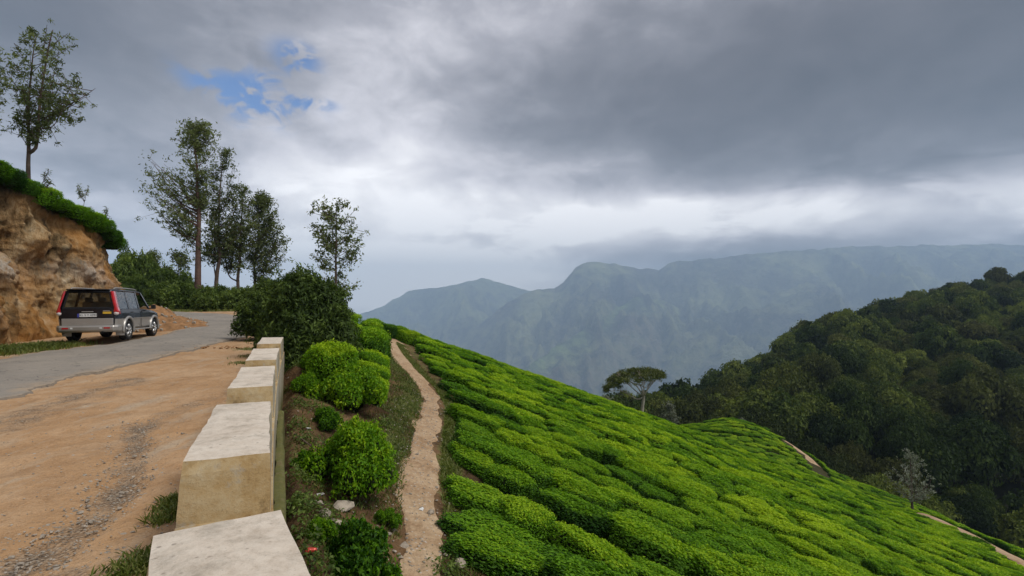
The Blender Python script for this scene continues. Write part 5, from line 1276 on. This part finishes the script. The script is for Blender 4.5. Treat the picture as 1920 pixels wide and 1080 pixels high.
    b = MB(); b.box((0, -2.155, 1.06), (.34, .03, .03)); part('tailgate_handle', b, CM['alloy'], tg, bev=.008)
    b = MB(); b.box((.02, -2.165, .94), (.50, .012, .12)); pl = part('number_plate', b, CM['white'])
    b = MB(); b.box((-.265, -2.166, .93), (.05, .012, .125)); part('plate_band', b, CM['blue'], pl)
    cu = bpy.data.curves.new('plate_text', 'FONT'); cu.body = 'KL 5 Y 4394'; cu.size = .098; cu.align_x = 'CENTER'; cu.align_y = 'CENTER'; cu.extrude = .001
    tmp = link('plate_lettering', cu); bpy.context.view_layer.update(); dg = bpy.context.evaluated_depsgraph_get(); me = bpy.data.meshes.new_from_object(tmp.evaluated_get(dg)); bpy.data.objects.remove(tmp)
    me.materials.clear(); me.materials.append(CM['ink']); link('plate_lettering', me, pl, (.025, -2.1735, .938), (R(90), 0, 0))
    b = MB(); b.box((.57, -2.153, 1.02), (.25, .008, .075)); part('yellow_sticker', b, CM['yellow'], tg)
    b = MB(); b.box((.55, -2.153, 1.085), (.20, .008, .022)); part('model_badge', b, CM['alloy'], tg)
    # bumpers, reflectors, exhaust, spare underside
    b = MB(); V = []
    for x, yo in ((-.92, -1.86), (-.90, -2.12), (-.78, -2.24), (0, -2.26), (.78, -2.24), (.90, -2.12), (.92, -1.86)): V += [(x, yo, .58), (x, yo-.03, .52), (x, yo-.02, .40), (x*.97, yo+.05, .34), (x*.9, yo+.16, .36), (x*.93, yo+.16, .57)]
    b.add(V, [(i*6+j, i*6+(j+1) % 6, (i+1)*6+(j+1) % 6, (i+1)*6+j) for i in range(6) for j in range(6)]); bp = part('rear_bumper', b, CM['silver'], bev=.02)
    for s in (-1, 1):
        b = MB(); b.box((s*.60, -2.272, .49), (.18, .02, .05)); part('reflector', b, CM['red'], bp)
        b = MB(); b.box((s*.42, -2.278, .49), (.07, .015, .06)); part('bumper_sticker', b, CM['white'], bp)
    b = MB(); V = []
    for x, yo in ((-.88, 1.75), (-.84, 2.15), (-.6, 2.32), (0, 2.36), (.6, 2.32), (.84, 2.15), (.88, 1.75)): V += [(x, yo, .62), (x, yo+.03, .52), (x*.96, yo-.02, .36), (x*.9, yo-.2, .38), (x*.9, yo-.2, .62)]
    b.add(V, [(i*5+j, (i+1)*5+j, (i+1)*5+(j+1) % 5, i*5+(j+1) % 5) for i in range(6) for j in range(5)]); part('front_bumper', b, CM['silver'], bev=.02)
    for s in (-1, 1):
        b = MB(); b.box((s*.66, 2.17, .83), (.28, .16, .15)); part('headlight', b, CM['clear'], bev=.04)
    b = MB(); b.cyl((.45, -2.1, .33), .035, .3, 'y', 10); part('exhaust_pipe', b, CM['under'])
    b = MB(); b.box((0, 0, .40), (1.1, 3.7, .16)); b.cyl((0, -1.22, .36), .06, 1.4, 'x', 8); b.cyl((0, 1.46, .36), .05, 1.4, 'x', 8); part('underbody', b, CM['under'])
    b = MB(); b.box((.55, .93, 1.145), (.02, .02, .02)); 
    # seats with headrests, steering wheel
    for (x, y) in ((-.36, .25), (.36, .25), (-.42, -.72), (.42, -.72), (0, -.72)):
        b = MB(); b.box((x, y-.18, 1.20), (.46, .12, .46), (R(-12), 0, 0)); so = part('seat_back', b, CM['seat'], bev=.05)
        b = MB(); b.box((x, y-.25, 1.50), (.24, .09, .16), (R(-10), 0, 0)); part('headrest', b, CM['seat'], so, bev=.035)
    a = np.linspace(0, 2*np.pi, 21); b = MB(); b.tube(np.stack([.36+np.cos(a)*.18, .78+np.sin(a)*.06, 1.22+np.sin(a)*.16], 1), .015, 6); part('steering_wheel', b, CM['trim'], smooth=True)
    # the driver
    sk = bpy.data.meshes.new('person'); J = dict(pel=(.36, .20, .72), spn=(.36, .13, .98), chs=(.36, .12, 1.22), nck=(.36, .15, 1.37), hd0=(.36, .17, 1.46), hd1=(.36, .18, 1.60),
        ls=(.18, .13, 1.28), le=(.16, .33, 1.06), lh=(.24, .64, 1.20), rs=(.54, .13, 1.28), re=(.69, .26, 1.17), rh=(.63, .50, 1.20), rf=(.58, .62, 1.24), lf=(.28, .74, 1.24),
        lk=(.26, .62, .78), rk=(.46, .62, .78), la=(.26, .82, .50), ra=(.46, .82, .50), lt=(.26, .98, .46), rt=(.46, .98, .46))
    E = [('pel', 'spn'), ('spn', 'chs'), ('chs', 'nck'), ('nck', 'hd0'), ('hd0', 'hd1'), ('chs', 'ls'), ('ls', 'le'), ('le', 'lh'), ('lh', 'lf'), ('chs', 'rs'), ('rs', 're'), ('re', 'rh'), ('rh', 'rf'), ('pel', 'lk'), ('lk', 'la'), ('la', 'lt'), ('pel', 'rk'), ('rk', 'ra'), ('ra', 'rt')]
    rad = dict(pel=.15, spn=.13, chs=.145, nck=.055, hd0=.085, hd1=.088, ls=.06, le=.043, lh=.032, lf=.028, rs=.06, re=.043, rh=.032, rf=.028, lk=.065, rk=.065, la=.042, ra=.042, lt=.04, rt=.04)
    ks = list(J); sk.from_pydata([J[q] for q in ks], [(ks.index(a_), ks.index(b_)) for a_, b_ in E], [])
    pm = bpy.data.objects.new('person', sk); COL.objects.link(pm); md = pm.modifiers.new('skin', 'SKIN'); bpy.context.view_layer.objects.active = pm
    if not sk.skin_vertices:
        bmm = bmesh.new(); bmm.from_mesh(sk); bmm.verts.layers.skin.verify(); bmm.to_mesh(sk); bmm.free()
    for i, q in enumerate(ks): sk.skin_vertices[0].data[i].radius = (rad[q], rad[q]); sk.skin_vertices[0].data[i].use_root = q == 'pel'
    sb = pm.modifiers.new('s', 'SUBSURF'); sb.levels = 2; sb.render_levels = 2
    bpy.context.view_layer.update(); dg = bpy.context.evaluated_depsgraph_get(); me = bpy.data.meshes.new_from_object(pm.evaluated_get(dg)); bpy.data.objects.remove(pm)
    for m_ in (plain('shirt_cloth', (.10, .12, .15), .9, .1), plain('skin', (.17, .085, .05), .6, .3), plain('hair_black', (.01, .009, .008), .6), plain('trouser_cloth', (.04, .04, .05), .9, .1)): me.materials.append(m_)
    for p in me.polygons:
        c = p.center; p.use_smooth = True
        p.material_index = 2 if (c.z > 1.545 or (c.z > 1.44 and c.y < .15)) and c.x > .2 and c.x < .5 and c.z > 1.44 else 1 if c.z > 1.40 or (c.y > .40 and c.z > 1.05) else 3 if c.z < .84 else 0
    me.transform(car.matrix_basis)
    tag(link('person', me), 'driver in a dark shirt sitting at the wheel of the parked car', 'person')
build_car()

# ------------------------------------------------------------------ soil heap beyond the car
_stones = {}
def stone_mesh(seed, n=1):
    if seed not in _stones: _stones[seed] = _stone(seed)
    V, F = _stones[seed]; return V.copy(), F
def _stone(seed):
    rng = np.random.default_rng(seed); bm = bmesh.new(); bmesh.ops.create_icosphere(bm, subdivisions=2, radius=1)
    V = np.array([v.co[:] for v in bm.verts]); F = [tuple(v.index for v in f.verts) for f in bm.faces]; bm.free()
    pl = unit(rng.normal(size=(9, 3)))
    for q in pl: s = V@q; lim = rng.uniform(.45, .8); V = V-np.maximum(0, s-lim)[:, None]*q
    V *= 1+.06*fbm(V[:, 0]*3+seed, V[:, 1]*3, V[:, 2]*3, 2, seed)[:, None]
    return V, F
def build_heap():
    c = place(303, 25.2); a = np.linspace(0, 2*np.pi, 72, endpoint=False); r = np.linspace(0, 1, 26)
    Rr, A = np.meshgrid(r, a, indexing='ij'); dx = np.cos(A)*Rr; dy = np.sin(A)*Rr
    X = c[0]-.35+dx*(2.35+.9*np.maximum(0, dx)); Y = c[1]+dy*2.2
    h = 1.22*np.clip(1-Rr, 0, 1)**1.0*(1-.25*dx)*np.where(dx > 0, 1-.25*dx, 1)
    Z = z_up(X, Y)-.06+h+.16*fbm(X*1.5, Y*1.5, 0, 4, 18)*np.clip(1-Rr, 0, 1)**.4+.04*fbm(X*6, Y*6, 0, 2, 19)
    V = np.stack([X, Y, Z], -1).reshape(-1, 3); n = len(a); F = [(i*n+j, (i+1)*n+j, (i+1)*n+(j+1) % n, i*n+(j+1) % n) for i in range(25) for j in range(n)]
    hp = tag(link('soil_heap', mesh('soil_heap', V, F, MAT['soilheap'], True)), 'heap of loose orange soil and rubble beyond the car', 'soil heap')
    rng = np.random.default_rng(8); b = MB()
    for i in range(150):
        q = rng.integers(n*4, len(V)); V1, F1 = stone_mesh(int(rng.integers(30))); b.add(V1*rng.uniform(.03, .10)+V[q]+rng.normal(size=3)*.02, F1)
    o = b.build('rubble', MAT['pebble'], hp); o['kind'] = 'stuff'
build_heap()

# ------------------------------------------------------------------ stones, litter, twig
def rocks():
    rng = np.random.default_rng(14); k = 0
    for (px, py, s, flat, lab) in ((640, 955, .20, .6, 'largest pale rock half buried behind the near tea bush'), (610, 968, .10, .8, 'grey angular rock on the slope below the mossy ledge'), (625, 985, .13, .6, 'flat tan rock close behind the near tea bush'),
                                (600, 945, .07, .7, 'small rock by the foot of the mossy ledge'), (717, 968, .055, .8, 'small pale stone between the near bush and the footpath'), (737, 998, .07, .5, 'flat stone at the footpath edge beside the near bush'),
                                (757, 1025, .09, .5, 'worn flat stone set in the lower footpath'), (752, 1048, .06, .6, 'little stone on the lower footpath'), (808, 965, .08, .9, 'upright stone under the tea at the footpath edge'), (862, 1062, .10, .8, 'pale stone below the lowest tea row'), (742, 930, .05, .6, 'stone lying on the left footpath edge')):
        p = hit(z_low, px, py); V, F = stone_mesh(200+k); V = V*np.array([1, .8, flat])*s; V = V@np.array(Euler((rng.normal()*.2, rng.normal()*.2, rng.uniform(0, 6))).to_matrix()).T
        tag(link('rock', mesh('rock', V, F, MAT['rock']), None, (p[0], p[1], p[2]+s*flat*.25)), lab, 'rock', 'stones beside the lower footpath'); k += 1
    b = MB()
    for i in range(900):                                            # gravel trodden into the footpath
        y = 4+rng.uniform()**1.4*14; x = Xp(y)+rng.normal()*.42-.1
        V, F = stone_mesh(int(rng.integers(12))); b.add(V*np.array([1, .9, .6])*rng.uniform(.006, .028)*(1+.6*(rng.uniform() < .1))+np.array([x, y, float(z_low(x, y))+.02]), F)
    tag(b.build('gravel', MAT['pebble']), 'loose gravel scattered along the footpath', None, None, 'stuff')
    b = MB(); run = [hit(z_up, *q) for q in ((255, 790), (250, 850), (235, 905), (180, 965), (90, 1030), (0, 1075))]; r2 = [hit(z_up, *q) for q in ((300, 1045), (190, 1075))]
    for i in range(1600):
        R_ = run if rng.uniform() < .75 else r2; j = int(rng.integers(len(R_)-1)); t = rng.uniform(); p = R_[j]*(1-t)+R_[j+1]*t; x, y = p[0]+rng.normal()*.28, p[1]+rng.normal()*.28
        V, F = stone_mesh(int(rng.integers(12))); b.add(V*np.array([1, .9, .6])*rng.uniform(.004, .015)*(1+.9*(rng.uniform() < .06))+np.array([x, y, float(z_up(x, y))-.012]), F)
    for i in range(380):
        px, py = rng.uniform(0, 430), rng.uniform(690, 1075); p = hit(z_up, px, py, 2, 20)
        V, F = stone_mesh(int(rng.integers(12))); b.add(V*np.array([1, .9, .6])*rng.uniform(.004, .013)+p+np.array([0, 0, .004]), F)
    tag(b.build('gravel', MAT['pebble']), 'loose gravel washed along a rill in the lay-by', None, None, 'stuff')
    # crushed drink can
    p = hit(z_low, 583, 1040); can = thing('drink_can', (p[0], p[1], p[2]+.035), 'crushed red drink can lying at the foot of the wall', 'can', rz=.5)
    b = MB(); b.tube([(-.055, 0, 0), (-.05, 0, 0), (-.01, .004, .002), (.02, -.003, 0), (.05, 0, 0), (.055, 0, 0)], [.024, .031, .030, .027, .031, .024], 14); b.build('body', plain('can_red', (.42, .05, .03), .35, .5, .3), can, True)
    b = MB(); b.tube([(.0555, 0, 0), (.060, 0, 0)], [.025, .022], 14); b.build('lid', plain('can_metal', (.6, .6, .58), .3, .5, .8), can)
    # dead twig
    pts = [hit(z_low, *q)+np.array([0, 0, h]) for q, h in (((552, 820), .06), ((572, 840), .10), ((598, 862), .12), ((615, 885), .10), ((624, 915), .03))]
    b = MB(); b.tube(smooth_poly(pts, 20), np.linspace(.014, .009, 20), 6); q = pts[2]; b.tube(smooth_poly([q, q+np.array([.10, .06, .06]), q+np.array([.22, .05, .05])], 8), np.linspace(.008, .004, 8), 5)
    tag(b.build('fallen_twig', MAT['bark']), 'long bare twig curving down the slope beside the large tea bush', 'twig')
    for (px, py, s, lab) in ((578, 805, .05, 'scrap of white paper on the slope below the wall'), (600, 930, .06, 'crumpled white scrap near the rocks below the ledge'), (790, 957, .06, 'white plastic scrap at the right edge of the footpath'), (628, 800, .035, 'tiny white scrap beside the large tea bush')):
        p = hit(z_low, px, py); V, F = stone_mesh(300+px); V = V*np.array([1, .7, .25])*s+.25*s*np.stack([fbm(V[:, 0]*4, V[:, 1]*4, i, 2, 9) for i in range(3)], 1)
        tag(link('litter_scrap', mesh('litter_scrap', V, F, plain('scrap_white', (.6, .6, .58), .6)), None, (p[0], p[1], p[2]+.02), (0, 0, px)), lab, 'litter')
    # little heap of broken asphalt at the edge of the lay-by, and a stone on the block
    p = hit(z_up, 425, 652); b = MB()
    for i in range(26): V, F = stone_mesh(int(rng.integers(30))); b.add(V*np.array([1, .8, .5])*rng.uniform(.03, .10)+p+np.array([rng.normal()*.55, rng.normal()*.35, .02]), F)
    tag(b.build('rubble', MAT['soilheap']), 'broken rubble scattered at the far end of the lay-by', None, None, 'stuff')
rocks()

# ------------------------------------------------------------------ grass
def grass(label, pts, h, n, seed, name='grass'):
    """pts: rows of (x, y, z, spread); n blades in all"""
    rng = np.random.default_rng(seed); pts = np.asarray(pts, float); i = rng.integers(len(pts), size=n); P = pts[i, :3].copy(); sp = pts[i, 3]
    P[:, 0] += rng.normal(size=n)*sp; P[:, 1] += rng.normal(size=n)*sp; return P
def blades(label, P, h, seed):
    rng = np.random.default_rng(seed); n = len(P); a = rng.uniform(0, 6.28, n); hh = h*rng.uniform(.4, 1.25, n); w = hh*.07+.003
    lean = rng.normal(size=(n, 2))*.35; d = np.stack([np.cos(a), np.sin(a), np.zeros(n)], 1); up = np.stack([lean[:, 0], lean[:, 1], np.ones(n)], 1)
    mid = P+up*hh[:, None]*.55; tip = P+up*hh[:, None]*np.array([1.5, 1.5, .95])
    V = np.stack([P-d*w[:, None], P+d*w[:, None], mid+d*w[:, None]*.8, tip, mid-d*w[:, None]*.8], 1).reshape(-1, 3)
    F = np.arange(n*5).reshape(n, 5); t = np.repeat(np.clip(rng.uniform(0, 1, n), 0, 1), 5)
    tag(link('grass', mesh('grass', V, F, MAT['grass'], False, dict(tint=t))), label, None, None, 'stuff')
def build_grass():
    rng = np.random.default_rng(31)
    # tufts against the parapet and at the lay-by ends
    sp = []
    for px, py, s in ((318, 955, .07), (330, 940, .05), (306, 975, .06), (285, 1050, .09), (262, 1065, .09), (245, 1078, .1), (465, 655, .25), (455, 682, .18), (478, 640, .3), (470, 668, .18)): sp.append((*hit(z_up, px, py), s))
    P = grass('', sp, .1, 5200, 1); P[:, 2] = z_up(P[:, 0], P[:, 1])-.005; blades('short green grass tufts against the road side of the parapet', P[::2], .06, 2)
    sp = [(*hit(z_up, px, py), .55) for px, py in ((-30, 665), (0, 662), (20, 659), (45, 655), (70, 652), (90, 650))]
    P = grass('', sp, .1, 7000, 3); P = P[P[:, 0] < np.interp(P[:, 1], ROAD_L[:, 1], ROAD_L[:, 0])-.1]; P[:, 2] = z_up(P[:, 0], P[:, 1]); blades('green grass strip at the foot of the earth bank', P, .16, 4)
    sp = [(*place(px, 38.6), .7) for px in (340, 370, 400, 430, 460)]
    P = grass('', sp, .1, 3000, 13); P[:, 2] = z_up(P[:, 0], P[:, 1]); blades('grass verge under the hedge outside the road bend', P, .2, 5)
    # slope between wall and path
    n = 90000; y = 4+rng.uniform(0, 1, n)**.8*24; f = rng.uniform(0, 1, n); x0, x1 = Xw(y)+.3, Xp(y)-.28; x = x0+(x1-x0)*f
    dens = .16+.9*sstep(.5, .95, f)*sstep(6.5, 9.5, y)+.35*(fbm(x*1.2, y*1.2, 0, 3, 8) > .25)+.5*sstep(15, 18, y)*(f < .6); ok = rng.uniform(0, 1, n) < dens*.75; x, y = x[ok], y[ok]
    P = np.stack([x, y, z_low(x, y)-.01], 1); blades('patchy grass on the soil slope between wall and footpath', P, .075, 6)
    n = 16000; y = 4.5+rng.uniform(0, 1, n)**.8*24; x = Xp(y)+.40+np.abs(rng.normal(size=n))*.22; P = np.stack([x, y, z_low(x, y)-.01], 1); blades('grass fringe under the tea along the footpath', P, .09, 7)
    # leafy weeds near the wall foot
    n = 5500; c = [hit(z_low, *q) for q in ((570, 905), (575, 880), (560, 800), (565, 720), (590, 640), (600, 1000), (570, 1010), (840, 1075), (700, 1060), (545, 700), (600, 1062), (560, 760), (575, 830), (590, 700), (590, 770), (565, 950), (600, 880), (580, 960), (620, 780), (640, 1000), (720, 900), (735, 860), (725, 800))]
    i = rng.integers(len(c), size=n); P = np.array(c)[i]+rng.normal(size=(n, 3))*np.array([.13, .16, .0]); P[:, 2] = z_low(P[:, 0], P[:, 1])+rng.uniform(0, .16, n); L = .05*rng.uniform(.6, 1.4, n)
    V, F = leaf_quads(P, unit(rng.normal(size=(n, 3))*.6+np.array([0, 0, 1.])), L, L*.5, rng)
    tag(link('weeds', mesh('weeds', V, F, MAT['shrub'], False, dict(tint=np.repeat(rng.uniform(.2, 1, n), 4)))), 'low leafy weeds on the slope by the wall foot and path', None, None, 'stuff')
build_grass()

# ------------------------------------------------------------------ air
def volume_box(name, V, F, dens, col, aniso, label):
    m, g = newmat(name+'_air'); v = g.new('ShaderNodeVolumePrincipled'); v.inputs['Color'].default_value = (*col, 1); v.inputs['Density'].default_value = dens; v.inputs['Anisotropy'].default_value = aniso
    o = g.new('ShaderNodeOutputMaterial'); g.l.new(v.outputs[0], o.inputs['Volume'])
    return tag(link(name, mesh(name, V, F, m)), label, None, None, 'stuff')
def build_air():
    x0, x1, y0, y1, z0, z1 = -12000, 20000, -2000, 11150, -1150, 960
    V = [(x, y, z) for z in (z0, z1) for x, y in ((x0, y0), (x1, y0), (x1, y1), (x0, y1))]
    volume_box('haze', V, [(0, 3, 2, 1), (4, 5, 6, 7), (0, 1, 5, 4), (1, 2, 6, 5), (2, 3, 7, 6), (3, 0, 4, 7)], HAZE, (.53, .745, 1.0), .0, 'blue haze filling the valley air')
HAZE = 1.55e-4
build_air()
